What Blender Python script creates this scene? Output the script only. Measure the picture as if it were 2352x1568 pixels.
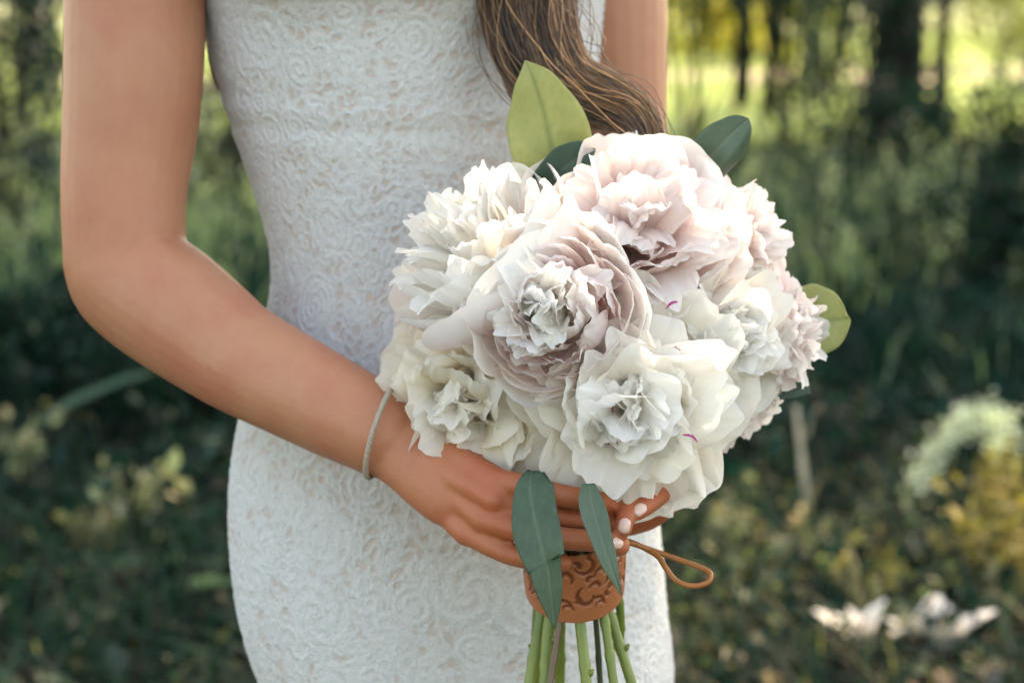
import bpy, math, random
import numpy as np
from mathutils import Vector, Matrix, Quaternion

R_ = math.radians
sc = bpy.context.scene
col = sc.collection
for o in list(bpy.data.objects):
    bpy.data.objects.remove(o)

# ---------------------------------------------------------------- camera
CAM_H = 1.2
FPX = 4573.0                       # focal length in pixels of the 2352-wide view of the photograph
PITCH = math.atan((784 + 50) / FPX)
cam_d = bpy.data.cameras.new('camera')
cam = bpy.data.objects.new('camera', cam_d)
col.objects.link(cam)
cam.location = (0, 0, CAM_H)
cam.rotation_euler = (math.pi / 2 - PITCH, 0, 0)
cam_d.sensor_width = 36.0
cam_d.lens = 36.0 * FPX / 2352
cam_d.clip_start = 0.05
cam_d.clip_end = 600
cam_d.dof.use_dof = True
cam_d.dof.focus_distance = 1.235
cam_d.dof.aperture_fstop = 5.4
cam_d.dof.aperture_blades = 0
sc.camera = cam

# ---------------------------------------------------------------- world, sun, exposure
SUN_AZ, SUN_EL = 36.0, 57.0        # azimuth clockwise from +Y (the view direction), elevation
wd = bpy.data.worlds.new('World')
sc.world = wd
wd.use_nodes = True
wn = wd.node_tree.nodes
sky = wn.new('ShaderNodeTexSky')
sky.sky_type = 'NISHITA'
sky.sun_disc = False
sky.sun_elevation = R_(SUN_EL)
sky.sun_rotation = R_(SUN_AZ)
wn['Background'].inputs['Strength'].default_value = 0.15
wd.node_tree.links.new(sky.outputs[0], wn['Background'].inputs[0])
SUN_DIR = Vector((math.sin(R_(SUN_AZ)) * math.cos(R_(SUN_EL)), math.cos(R_(SUN_AZ)) * math.cos(R_(SUN_EL)), math.sin(R_(SUN_EL))))
sl = bpy.data.lights.new('sun', 'SUN')
sl.energy = 2.1
sl.angle = R_(0.53)
sl.color = (1.0, 0.965, 0.91)
sun = bpy.data.objects.new('sun', sl)
col.objects.link(sun)
sun.rotation_euler = SUN_DIR.to_track_quat('Z', 'Y').to_euler()
vs = sc.view_settings
vs.view_transform = 'Standard'
vs.look = 'None'
vs.exposure = 2.4
vs.gamma = 1.0
vs.use_white_balance = True          # the camera is balanced for open shade
vs.white_balance_temperature = 10000
vs.white_balance_tint = 10
sc.cycles.max_bounces = 10
sc.cycles.diffuse_bounces = 7
sc.cycles.transmission_bounces = 6
sc.cycles.glossy_bounces = 2
sc.cycles.transparent_max_bounces = 6
sc.cycles.sample_clamp_indirect = 6.0
sc.cycles.caustics_reflective = False
sc.cycles.caustics_refractive = False
sc.cycles.use_denoising = True

# ---------------------------------------------------------------- helpers
CAM = Vector((0, 0, CAM_H))
FWD = Vector((0, math.cos(PITCH), -math.sin(PITCH)))
UPV = Vector((0, math.sin(PITCH), math.cos(PITCH)))
RGT = Vector((1, 0, 0))

def ray(px, py):
    return FWD + RGT * ((px - 1176) / FPX) - UPV * ((py - 784) / FPX)

def at(px, py, depth):
    return CAM + ray(px, py) * depth

def ground_at(px, py, z=0.0):
    d = ray(px, py)
    t = (z - CAM_H) / d.z
    return CAM + d * t

def camdir(x, y, z):               # right, up, towards the camera
    return (RGT * x + UPV * y - FWD * z).normalized()

def tag(o, label=None, cat=None, group=None, kind=None):
    if label: o['label'] = label
    if cat: o['category'] = cat
    if group: o['group'] = group
    if kind: o['kind'] = kind
    return o

def empty(name, loc=(0, 0, 0)):
    o = bpy.data.objects.new(name, None)
    o.empty_display_size = 0.05
    col.objects.link(o)
    o.location = loc
    return o

def link_mesh(name, me, mat=None, parent=None, smooth=True):
    o = bpy.data.objects.new(name, me)
    col.objects.link(o)
    if mat is not None and len(me.materials) == 0:
        me.materials.append(mat)
    if smooth and len(me.polygons):
        me.polygons.foreach_set('use_smooth', np.ones(len(me.polygons), dtype=bool))
    if parent is not None:
        o.parent = parent
        o.matrix_parent_inverse = Matrix.Translation(-parent.location)
    return o

def mesh_np(name, V, F):
    """V (n,3) array, F (m,k) int array with equal k."""
    me = bpy.data.meshes.new(name)
    V = np.asarray(V, dtype=np.float32); F = np.asarray(F, dtype=np.int32)
    n, m, k = len(V), len(F), F.shape[1]
    me.vertices.add(n); me.vertices.foreach_set('co', V.ravel())
    me.loops.add(m * k); me.loops.foreach_set('vertex_index', F.ravel())
    me.polygons.add(m)
    me.polygons.foreach_set('loop_start', np.arange(0, m * k, k, dtype=np.int32))
    me.polygons.foreach_set('loop_total', np.full(m, k, dtype=np.int32))
    me.update(calc_edges=True)
    return me

def grid_faces(nr, nc, wrap=False):
    i = np.arange(nr - 1)[:, None]; j = np.arange(nc if wrap else nc - 1)[None, :]
    j2 = (j + 1) % nc
    a = i * nc + j; b = i * nc + j2; c = (i + 1) * nc + j2; d = (i + 1) * nc + j
    return np.stack([a, b, c, d], -1).reshape(-1, 4)

def point_attr(me, name, vals):
    vals = np.asarray(vals, dtype=np.float32)
    if vals.ndim == 1:
        a = me.attributes.new(name, 'FLOAT', 'POINT'); a.data.foreach_set('value', vals)
    else:
        a = me.attributes.new(name, 'FLOAT_COLOR', 'POINT')
        if vals.shape[1] == 3: vals = np.concatenate([vals, np.ones((len(vals), 1), np.float32)], 1)
        a.data.foreach_set('color', vals.ravel())

def tube_np(pts, rad, ns=10, flat=None, cap=True):
    """generalised cylinder along pts with radii; flat = list of (normal vector, ratio) squeezes; returns V,F(quads)"""
    P = np.array([tuple(p) for p in pts], dtype=float)
    rad = np.broadcast_to(np.asarray(rad, dtype=float), (len(P),))
    T = np.gradient(P, axis=0)
    T /= np.linalg.norm(T, axis=1)[:, None] + 1e-12
    up = np.array([0.0, 0.0, 1.0])
    if abs(T[0] @ up) > 0.95: up = np.array([0.0, 1.0, 0.0])
    N = np.zeros_like(P)
    n = up - T[0] * (T[0] @ up); n /= np.linalg.norm(n)
    for i in range(len(P)):
        n = n - T[i] * (T[i] @ n); n /= np.linalg.norm(n) + 1e-12
        N[i] = n
    B = np.cross(T, N)
    a = np.linspace(0, 2 * np.pi, ns, endpoint=False)
    off = np.cos(a)[None, :, None] * N[:, None, :] + np.sin(a)[None, :, None] * B[:, None, :]
    if flat is not None:
        fn, fr = flat
        fn = np.array(tuple(fn)); fn = fn / np.linalg.norm(fn)
        fr = np.broadcast_to(np.asarray(fr, dtype=float), (len(P),))
        d = off @ fn
        off = off - (d * (1 - fr[:, None]))[..., None] * fn
    V = P[:, None, :] + off * rad[:, None, None]
    F = grid_faces(len(P), ns, True)
    V = V.reshape(-1, 3)
    if cap:
        V = np.concatenate([V, P[:1] - T[:1] * 0.3 * rad[0], P[-1:] + T[-1:] * 0.3 * rad[-1]])
        c0, c1 = len(V) - 2, len(V) - 1
        L = (len(P) - 1) * ns
        k = np.arange(ns); k2 = (k + 1) % ns
        F0 = np.stack([np.full(ns, c0), k2, k, k], -1)
        F1 = np.stack([np.full(ns, c1), L + k, L + k2, L + k2], -1)
        return V, F, np.concatenate([F0[:, :3], F1[:, :3]])
    return V, F, np.zeros((0, 3), int)

class MB:
    """collects quads and triangles into one mesh"""
    def __init__(s): s.V = []; s.Q = []; s.T = []; s.n = 0; s.A = []
    def add(s, V, Q=None, T=None, attr=None):
        V = np.asarray(V, float)
        s.V.append(V)
        if Q is not None and len(Q): s.Q.append(np.asarray(Q) + s.n)
        if T is not None and len(T): s.T.append(np.asarray(T) + s.n)
        if attr is not None: s.A.append(np.broadcast_to(np.asarray(attr, float), (len(V), len(attr))))
        s.n += len(V)
    def tube(s, pts, rad, ns=8, flat=None, attr=None, cap=True):
        V, Q, T = tube_np(pts, rad, ns, flat, cap); s.add(V, Q, T, attr)
    def mesh(s, name):
        V = np.concatenate(s.V)
        Q = np.concatenate(s.Q) if s.Q else np.zeros((0, 4), int)
        T = np.concatenate(s.T) if s.T else np.zeros((0, 3), int)
        me = bpy.data.meshes.new(name)
        me.vertices.add(len(V)); me.vertices.foreach_set('co', V.astype(np.float32).ravel())
        li = np.concatenate([Q.ravel(), T.ravel()]).astype(np.int32)
        me.loops.add(len(li)); me.loops.foreach_set('vertex_index', li)
        me.polygons.add(len(Q) + len(T))
        ls = np.concatenate([np.arange(len(Q)) * 4, len(Q) * 4 + np.arange(len(T)) * 3]).astype(np.int32)
        lt = np.concatenate([np.full(len(Q), 4), np.full(len(T), 3)]).astype(np.int32)
        me.polygons.foreach_set('loop_start', ls); me.polygons.foreach_set('loop_total', lt)
        me.update(calc_edges=True); me.validate()
        if s.A: point_attr(me, 'tint', np.concatenate(s.A))
        return me
    def build(s, name, mat, parent=None, smooth=True):
        return link_mesh(name, s.mesh(name), mat, parent, smooth)

def spline(pts, n):
    """Catmull-Rom through rows of any dimension"""
    P = np.array([tuple(p) for p in pts], float)
    P = np.concatenate([2 * P[:1] - P[1:2], P, 2 * P[-1:] - P[-2:-1]])
    k = len(P) - 3
    t = np.linspace(0, k - 1e-9, n); i = t.astype(int); f = (t - i)[:, None]
    a, b, c, d = P[i], P[i + 1], P[i + 2], P[i + 3]
    return 0.5 * (2 * b + (c - a) * f + (2 * a - 5 * b + 4 * c - d) * f ** 2 + (3 * b - a - 3 * c + d) * f ** 3)

# ---------------------------------------------------------------- materials
def material(name):
    m = bpy.data.materials.new(name); m.use_nodes = True
    nt = m.node_tree
    return m, nt, nt.nodes['Principled BSDF'], nt.nodes['Material Output']

def N(nt, typ, **kw):
    n = nt.nodes.new(typ)
    for k, v in kw.items():
        if k.startswith('i_'): n.inputs[k[2:].replace('_', ' ')].default_value = v
        else: setattr(n, k, v)
    return n

def ramp(nt, stops):
    r = nt.nodes.new('ShaderNodeValToRGB'); e = r.color_ramp.elements
    while len(e) < len(stops): e.new(0.5)
    for x, (p, c) in zip(e, stops):
        x.position = p; x.color = (*c, 1) if len(c) == 3 else c
    return r

def noise(nt, scale, detail=3, rough=0.55, coord='Object', stretch=None):
    tc = nt.nodes.new('ShaderNodeTexCoord'); n = nt.nodes.new('ShaderNodeTexNoise')
    n.inputs['Scale'].default_value = scale; n.inputs['Detail'].default_value = detail; n.inputs['Roughness'].default_value = rough
    if stretch:
        mp = nt.nodes.new('ShaderNodeMapping'); mp.inputs['Scale'].default_value = stretch
        nt.links.new(tc.outputs[coord], mp.inputs[0]); nt.links.new(mp.outputs[0], n.inputs['Vector'])
    else: nt.links.new(tc.outputs[coord], n.inputs['Vector'])
    return n

def bump(nt, bsdf, src, strength, dist):
    b = nt.nodes.new('ShaderNodeBump'); b.inputs['Strength'].default_value = strength; b.inputs['Distance'].default_value = dist
    nt.links.new(src, b.inputs['Height']); nt.links.new(b.outputs[0], bsdf.inputs['Normal'])
    return b

def mixc(nt, fac, a, b, mode='MIX'):
    m = nt.nodes.new('ShaderNodeMix'); m.data_type = 'RGBA'; m.blend_type = mode
    for s, v in ((0, fac), (6, a), (7, b)):
        if isinstance(v, (int, float)): m.inputs[s].default_value = v
        elif isinstance(v, tuple): m.inputs[s].default_value = (*v, 1)
        else: nt.links.new(v, m.inputs[s])
    return m.outputs[2]

def thin(nt, bsdf, out, color, amount, tr_gain=None):
    """adds light shining through a thin sheet"""
    t = nt.nodes.new('ShaderNodeBsdfTranslucent'); mx = nt.nodes.new('ShaderNodeMixShader')
    mx.inputs[0].default_value = amount
    c = color
    if tr_gain is not None: c = mixc(nt, 1.0, color, tr_gain, 'MULTIPLY')
    if isinstance(c, tuple): t.inputs[0].default_value = (*c, 1)
    else: nt.links.new(c, t.inputs[0])
    nt.links.new(bsdf.outputs[0], mx.inputs[1]); nt.links.new(t.outputs[0], mx.inputs[2]); nt.links.new(mx.outputs[0], out.inputs[0])

def petal_material(name, tip, mid, base, base_end=0.35, mid_end=0.75):
    m, nt, b, out = material(name)
    uv = N(nt, 'ShaderNodeUVMap'); uv.uv_map = 'UVMap'
    sp = N(nt, 'ShaderNodeSeparateXYZ'); nt.links.new(uv.outputs[0], sp.inputs[0])
    nz = noise(nt, 22, 2)
    ad = N(nt, 'ShaderNodeMath', operation='MULTIPLY_ADD'); ad.inputs[1].default_value = 0.35; nt.links.new(nz.outputs['Fac'], ad.inputs[0])
    sb = N(nt, 'ShaderNodeMath', operation='SUBTRACT'); nt.links.new(sp.outputs[1], ad.inputs[2]); nt.links.new(ad.outputs[0], sb.inputs[0]); sb.inputs[1].default_value = 0.17
    r = ramp(nt, [(0.0, base), (base_end, base), (mid_end, mid), (0.97, tip)])
    nt.links.new(sb.outputs[0], r.inputs[0])
    # fine lengthwise veins
    mp = N(nt, 'ShaderNodeMapping'); mp.inputs['Scale'].default_value = (46, 3.0, 1)
    nt.links.new(uv.outputs[0], mp.inputs[0])
    v = N(nt, 'ShaderNodeTexNoise'); v.inputs['Scale'].default_value = 1.0; v.inputs['Detail'].default_value = 2
    nt.links.new(mp.outputs[0], v.inputs['Vector'])
    bump(nt, b, v.outputs['Fac'], 0.35, 0.0012)
    oi = N(nt, 'ShaderNodeObjectInfo')
    vr = ramp(nt, [(0, (0.94, 0.94, 0.93)), (1, (1, 1, 1))]); nt.links.new(oi.outputs['Random'], vr.inputs[0])
    c = mixc(nt, 1.0, r.outputs[0], vr.outputs[0], 'MULTIPLY')
    nt.links.new(c, b.inputs['Base Color'])
    b.inputs['Roughness'].default_value = 0.55
    b.inputs['Specular IOR Level'].default_value = 0.25
    b.inputs['Sheen Weight'].default_value = 0.08
    thin(nt, b, out, c, 0.56)
    return m

WHITE = (0.955, 0.945, 0.93)
def petal_pal(pink, cream, deep=0.0):
    """white petals that blush pink or cream towards the base"""
    w = np.array(WHITE); p = np.array((0.97, 0.67, 0.64)); c = np.array((0.91, 0.78, 0.52)); d = np.array((0.70, 0.16, 0.19))
    base = w * (1 - pink - cream) + p * pink + c * cream
    base = base * (1 - deep) + d * deep
    pm, cm = pink * 0.62, cream * 0.6
    mid = w * (1 - pm - cm) + p * pm + c * cm
    pt, ct = pink * 0.26, cream * 0.28
    tip = w * (1 - pt - ct) + p * pt + c * ct
    return tuple(tip), tuple(mid), tuple(base)

# ---------------------------------------------------------------- BOUQUET
rng = random.Random(7)

def petal_mesh(L, W, a0, k, cup, ruf, notch, curl, seed, r0, z0, nu=23, nv=16, taper=0.55, twist=0.0, lobes=2.5):
    """one petal in flower space: grows from (r0, z0) in the r-z plane, opens at a0 degrees from the axis, bends by k degrees"""
    g = np.random.default_rng(seed)
    cs = 0.5 if curl > 35 else 0.66
    v = np.linspace(0, 1, nv) ** 0.85
    u = np.linspace(-1, 1, nu)
    # ragged upper edge
    ph = g.uniform(0, 6.28, 6)
    edge = 1 - 0.17 * np.abs(u) ** 3.2 + notch * (0.50 * np.sin(u * 4.1 + ph[0]) + 0.30 * np.sin(u * 8.3 + ph[1]) + 0.10 * np.sin(u * 14 + ph[2]))
    if g.random() < 0.35: edge = edge - notch * 1.3 * np.exp(-((u - g.uniform(-.5, .5)) / 0.13) ** 2)
    S = v[:, None] * edge[None, :]
    ns = 40
    t = np.linspace(0, 1.15, ns)
    al = np.radians(a0 + k * t ** 1.1 + curl * np.clip((t - cs) / (1 - cs), 0, 2) ** 1.3)
    dr = np.sin(al); dz = np.cos(al); h = t[1] - t[0]
    r = r0 + L * np.concatenate([[0], np.cumsum((dr[1:] + dr[:-1]) / 2 * h)])
    z = z0 + L * np.concatenate([[0], np.cumsum((dz[1:] + dz[:-1]) / 2 * h)])
    rr = np.interp(S, t, r); zz = np.interp(S, t, z); aa = np.interp(S, t, al)
    w = W * (0.20 + 0.80 * np.sin(np.clip(v * 1.75, 0, np.pi / 2)) ** 0.9) * (1 - taper * 0.28 * np.clip((v - .6) / .4, 0, 1) ** 2)
    w = w[:, None]
    cu = cup * (0.5 + 0.5 * v[:, None])
    th = u[None, :] * cu
    lat = w * np.sin(th) / np.maximum(np.abs(cu), 1e-3) * np.sign(cu + 1e-9)
    nor = w * (1 - np.cos(th)) / np.where(np.abs(cu) < 1e-3, 1e-3, cu)
    vv = v[:, None]; uu = u[None, :]
    wave = (np.sin(uu * lobes * 2.1 + ph[3] + vv * 1.5) * 0.6 + np.sin(uu * lobes * 4.3 + ph[4]) * 0.42 + 0.25 * np.sin(uu * lobes * 9 + ph[5] + vv * 4)) * vv ** 2.2
    side = np.abs(uu) ** 3 * np.sin(vv * 9 + ph[0]) * 0.6 + np.abs(uu) ** 3 * np.sin(vv * 17 + ph[1] * np.sign(uu)) * 0.3
    nor = nor + ruf * L * (wave + side * vv)
    fold = g.normal(0, 0.05) * L
    nor = nor + fold * np.abs(uu) * vv
    if twist:
        tw = twist * vv
        lat, nor = lat * np.cos(tw) - nor * np.sin(tw), lat * np.sin(tw) + nor * np.cos(tw)
    X = rr - np.cos(aa) * nor
    Z = zz + np.sin(aa) * nor
    V = np.stack([X, lat + np.zeros_like(X), Z], -1).reshape(-1, 3)
    F = grid_faces(nv, nu)
    me = mesh_np('petal', V, F)
    uvl = me.uv_layers.new(name='UVMap')
    UV = np.stack([(uu + 1) / 2 + 0 * S, S], -1).reshape(-1, 2)
    uvl.data.foreach_set('uv', UV[F.ravel()].astype(np.float32).ravel())
    return me

# layer: count, length, half width, opening, bend, cup, ruffle, notch, tip curl, base radius, base height, angle jitter
LAYERS = {
 'bomb': [   # full and ragged: petals rise and flop outwards, overlapping like tiles
   (7, 1.26, .58, 100, -40, .45, .020, .030, 8, .06, -.42, 5),
   (8, 1.22, .54, 88, -36, .50, .024, .040, 20, .06, -.40, 6),
   (8, 1.24, .50, 70, -30, .55, .030, .050, 48, .05, -.38, 8),
   (8, 1.26, .46, 54, -28, .60, .034, .055, 66, .05, -.36, 9),
   (7, 1.24, .48, 40, -26, .50, .042, .060, 74, .05, -.34, 10),
   (6, 1.24, .46, 27, -22, .45, .044, .060, 78, .04, -.32, 11),
   (5, 1.22, .44, 15, -18, .42, .046, .065, 78, .03, -.30, 12),
   (4, 1.18, .42, 6, -30, .45, .046, .065, 66, .02, -.30, 14),
   (7, 1.20, .40, 16, -66, .60, .040, .060, 20, .03, -.26, 10)],
 'cup': [    # rose-like: shells closing round a crowded middle
   (6, 1.66, .66, 110, -108, .62, .010, .016, 14, .05, -.62, 4),
   (6, 1.56, .62, 104, -110, .70, .012, .02, 10, .05, -.60, 4),
   (6, 1.48, .58, 98, -110, .75, .014, .02, 6, .05, -.58, 4),
   (7, 1.40, .50, 92, -108, .80, .018, .03, 0, .05, -.56, 5),
   (7, 1.32, .44, 84, -102, .85, .024, .035, 0, .05, -.54, 6),
   (7, 1.26, .40, 74, -92, .9, .03, .04, 8, .04, -.52, 7),
   (7, 1.22, .36, 60, -76, .9, .036, .05, 20, .04, -.50, 8),
   (7, 1.22, .34, 45, -56, .9, .04, .06, 45, .03, -.48, 9),
   (6, 1.22, .32, 30, -40, .8, .042, .06, 64, .03, -.46, 10),
   (5, 1.20, .30, 14, -24, .8, .045, .07, 70, .02, -.44, 9),
   (7, 1.22, .34, 18, -66, .7, .042, .06, 20, .03, -.40, 10)],
 'bowl': [   # broad smooth guard petals outside, toothed middle
   (5, 1.80, .92, 114, -112, .80, .006, .010, 6, .05, -.62, 3),
   (5, 1.62, .76, 102, -102, .80, .010, .02, 6, .05, -.60, 4),
   (7, 1.46, .52, 88, -86, .80, .022, .05, 10, .05, -.58, 6),
   (8, 1.40, .38, 72, -68, .80, .035, .08, 18, .05, -.56, 8),
   (8, 1.38, .32, 56, -50, .80, .04, .09, 30, .04, -.54, 9),
   (8, 1.36, .29, 40, -34, .80, .045, .10, 36, .04, -.52, 9),
   (7, 1.34, .27, 24, -20, .80, .05, .10, 40, .03, -.50, 9),
   (5, 1.30, .25, 10, -12, .80, .05, .10, 40, .02, -.48, 8)],
 'open': [   # loose layered bloom with lower petals spread wide
   (6, 1.54, .74, 112, -84, .60, .012, .02, 16, .05, -.55, 4),
   (6, 1.46, .66, 100, -80, .66, .014, .028, 14, .05, -.54, 5),
   (7, 1.38, .54, 88, -72, .70, .02, .04, 14, .05, -.52, 7),
   (8, 1.32, .46, 74, -60, .72, .028, .05, 22, .05, -.50, 8),
   (8, 1.30, .42, 59, -48, .75, .034, .06, 40, .04, -.48, 9),
   (7, 1.28, .38, 43, -36, .75, .038, .065, 56, .04, -.46, 10),
   (6, 1.26, .36, 28, -26, .70, .04, .07, 66, .03, -.44, 11),
   (5, 1.22, .32, 12, -18, .70, .042, .07, 64, .02, -.42, 10),
   (6, 1.06, .32, 10, -66, .80, .040, .070, 10, .03, -.36, 12)],
}

def make_peony(parent, px, py, depth, rpx, axis, kind, mats, label, seed, roll=0.0, squash=1.0):
    c = at(px, py, depth)
    R = rpx / FPX * depth
    ax = camdir(*axis)
    base = c - ax * 0.10 * R
    q = ax.to_track_quat('Z', 'Y')
    root = bpy.data.objects.new('peony', None); root.empty_display_size = 0.02
    col.objects.link(root)
    root.parent = parent; root.matrix_parent_inverse = Matrix.Translation(-parent.location)
    root.location = c
    tag(root, label)
    g = random.Random(seed)
    phi = g.uniform(0, 6.28)
    for li, (n, L, W, a0, k, cup, ruf, notch, curl, r0, z0, jit) in enumerate(LAYERS[kind]):
        phi += g.uniform(0.3, 0.9)
        for i in range(n):
            f = g.uniform(0.90, 1.08)
            me = petal_mesh(L * f * R, W * g.uniform(.88, 1.14) * R, a0 + g.gauss(0, jit), k + g.gauss(0, jit), cup * g.uniform(.7, 1.2), ruf * g.uniform(.7, 1.3),
                            notch * g.uniform(.7, 1.4), curl + g.gauss(0, 24 if li > 2 else 6), g.randrange(10 ** 6), r0 * R, z0 * R * squash,
                            twist=g.gauss(0, .16 if li > 2 else .05), lobes=g.uniform(1.8, 3.2))
            me.materials.append(mats[li] if isinstance(mats, list) else mats)
            me.polygons.foreach_set('use_smooth', np.ones(len(me.polygons), dtype=bool))
            o = bpy.data.objects.new('petal', me); col.objects.link(o)
            o.parent = root
            a = phi + 2 * math.pi * i / n + g.gauss(0, .12)
            o.rotation_mode = 'QUATERNION'
            o.rotation_quaternion = q @ Quaternion((0, 0, 1), a) @ Quaternion((1, 0, 0), g.gauss(0, .05 if li < 2 else .12))
            o.location = base - c
    return root

M_white = petal_material('petal_white', *petal_pal(.06, .18))
M_cream = petal_material('petal_cream', *petal_pal(.04, .78))
M_ivory = petal_material('petal_ivory', *petal_pal(.06, .42))
M_blush = petal_material('petal_blush', *petal_pal(.75, .04))
M_rose = petal_material('petal_rose', *petal_pal(.75, .0, .22))
M_pale = petal_material('petal_pale_blush', *petal_pal(.52, .04))
M_deep = petal_material('petal_deep_rose', *petal_pal(.70, .0, .50))

bouquet = empty('bouquet', at(1330, 1330, 1.31))
tag(bouquet, 'round bouquet of white and blush peonies with eucalyptus leaves in a carved leather wrap', 'bouquet')

peony_a = make_peony(bouquet, 1440, 925, 1.275, 236, (.06, -.22, 1), 'bomb', [M_ivory] * 5 + [M_white] * 4, 'ragged ivory white peony flecked with magenta', 11)
make_peony(bouquet, 1264, 716, 1.248, 184, (-.20, .12, 1), 'cup', [M_white, M_pale, M_pale, M_blush, M_rose, M_deep] + [M_pale] * 2 + [M_white] * 3, 'rose-shaped peony with pink tinged inner folds', 22)
make_peony(bouquet, 1096, 562, 1.300, 192, (-.66, .62, .34), 'bowl', [M_pale] + [M_white] * 7, 'white peony with broad smooth outer petals and toothed middle', 33)
make_peony(bouquet, 1092, 918, 1.318, 206, (-.40, -.30, .9), 'bomb', [M_cream] * 6 + [M_ivory] * 3, 'creamy yellow peony above the wrist', 44)
make_peony(bouquet, 1468, 520, 1.295, 196, (.06, .42, .9), 'open', [M_blush, M_blush, M_pale, M_blush] + [M_pale] * 5, 'pale blush peony with layered open petals', 55)
make_peony(bouquet, 1450, 405, 1.37, 118, (0, .9, .35), 'bomb', M_white, 'small white peony peeking out behind the blush one', 66)
make_peony(bouquet, 1690, 560, 1.35, 150, (.72, .34, .6), 'open', [M_blush] * 3 + [M_pale] * 6, 'blush peony turned away towards the grass', 77)
make_peony(bouquet, 1655, 765, 1.315, 168, (.38, .10, .9), 'bomb', [M_ivory] * 5 + [M_white] * 4, 'cream white peony beside the round leaf', 88)
make_peony(bouquet, 1772, 770, 1.36, 140, (.9, -.05, .45), 'bomb', [M_blush] * 4 + [M_pale] * 5, 'pale pink peony in front of the round leaf', 99)
make_peony(bouquet, 1695, 900, 1.375, 130, (.55, -.55, .5), 'open', M_pale, 'blush peony drooping beneath the cream white one', 101)
make_peony(bouquet, 990, 735, 1.37, 120, (-.85, .0, .3), 'open', M_pale, 'pale blush peony between the smooth white and the creamy one', 103)

# ---- leaves, stems, wrap and cord of the bouquet
def leaf_material(name, c1, c2, vein, trans=0.25, rough=0.42):
    m, nt, b, out = material(name)
    at_ = N(nt, 'ShaderNodeAttribute'); at_.attribute_name = 'vein'
    nz = noise(nt, 60, 5, .7)
    nr_ = ramp(nt, [(.35, (0, 0, 0)), (.62, (1, 1, 1))]); nt.links.new(nz.outputs['Fac'], nr_.inputs[0])
    base = mixc(nt, nr_.outputs[0], c1, c2)
    f = N(nt, 'ShaderNodeMath', operation='MULTIPLY'); f.inputs[1].default_value = 0.75
    nt.links.new(at_.outputs['Fac'], f.inputs[0])
    c = mixc(nt, f.outputs[0], base, vein)
    nt.links.new(c, b.inputs['Base Color'])
    b.inputs['Roughness'].default_value = rough
    b.inputs['Specular IOR Level'].default_value = 0.35
    bn = noise(nt, 900, 2)
    bump(nt, b, bn.outputs['Fac'], 0.15, 0.0003)
    thin(nt, b, out, c, trans, (1.25, 1.25, 0.6))
    return m

M_leaf = leaf_material('eucalyptus_leaf', (.040, .080, .048), (.058, .102, .060), (.105, .155, .095), .15)
M_leaf_dark = leaf_material('dark_eucalyptus_leaf', (.022, .060, .040), (.031, .072, .048), (.06, .10, .065), .15)
M_leaf_lime = leaf_material('lime_leaf', (.36, .38, .16), (.43, .44, .20), (.24, .29, .12), .36)
M_leaf_grey = leaf_material('grey_green_leaf', (.078, .125, .082), (.10, .15, .098), (.14, .19, .13), .2)

def make_leaf(parent, mid, mat, bend=0.0, fold=0.12, label=None, edge_noise=0.02, curl_edge=0.0, seed=0):
    """mid: rows (px, py, depth, half width px to one side, half width px to the other side)"""
    nl, nw = 34, 17
    M = spline(mid, nl)
    g = np.random.default_rng(seed)
    V = np.zeros((nl, nw, 3)); vein = np.zeros((nl, nw))
    C = np.array([tuple(at(*r[:3])) for r in M])
    T = np.gradient(C, axis=0); T /= np.linalg.norm(T, axis=1)[:, None]
    toc = np.array(tuple(-FWD))
    S = np.cross(T, toc); S /= np.linalg.norm(S, axis=1)[:, None]
    Nn = np.cross(S, T)
    u = np.linspace(-1, 1, nw)
    for i in range(nl):
        t = i / (nl - 1)
        wl, wr = max(M[i, 3], .3) / FPX * M[i, 2], max(M[i, 4], .3) / FPX * M[i, 2]
        w = np.where(u < 0, wl, wr)
        wob = 1 + edge_noise * np.sin(t * 23 + seed) * np.abs(u)
        lat = u * w * wob
        hgt = fold * np.abs(u) ** 1.2 * w + bend * w * u + 0.03 * w * np.sin(t * 9 + 2 * u + seed) - curl_edge * w * np.clip(u - .55, 0, 1) ** 1.5 * 4
        side = 0.5 + 0.5 * np.cos(2 * np.pi * (t * 13 - np.abs(u) * 2.2))
        vein[i] = np.clip(1 - np.abs(u) * w / 0.00075, 0, 1) + 0.35 * np.clip(side - .86, 0, 1) / .14 * (np.abs(u) < .92)
        hgt = hgt - 0.0005 * np.clip(1 - np.abs(u) * w / 0.0012, 0, 1)
        V[i] = C[i] + S[i] * lat[:, None] + Nn[i] * hgt[:, None]
    V2 = V - Nn[:, None, :] * 0.0005
    me = mesh_np('leaf', V.reshape(-1, 3), grid_faces(nl, nw))
    point_attr(me, 'vein', vein.ravel())
    o = link_mesh('leaf', me, mat, parent)
    md = o.modifiers.new('thickness', 'SOLIDIFY'); md.thickness = 0.00045
    if label: tag(o, label)
    return o

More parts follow.
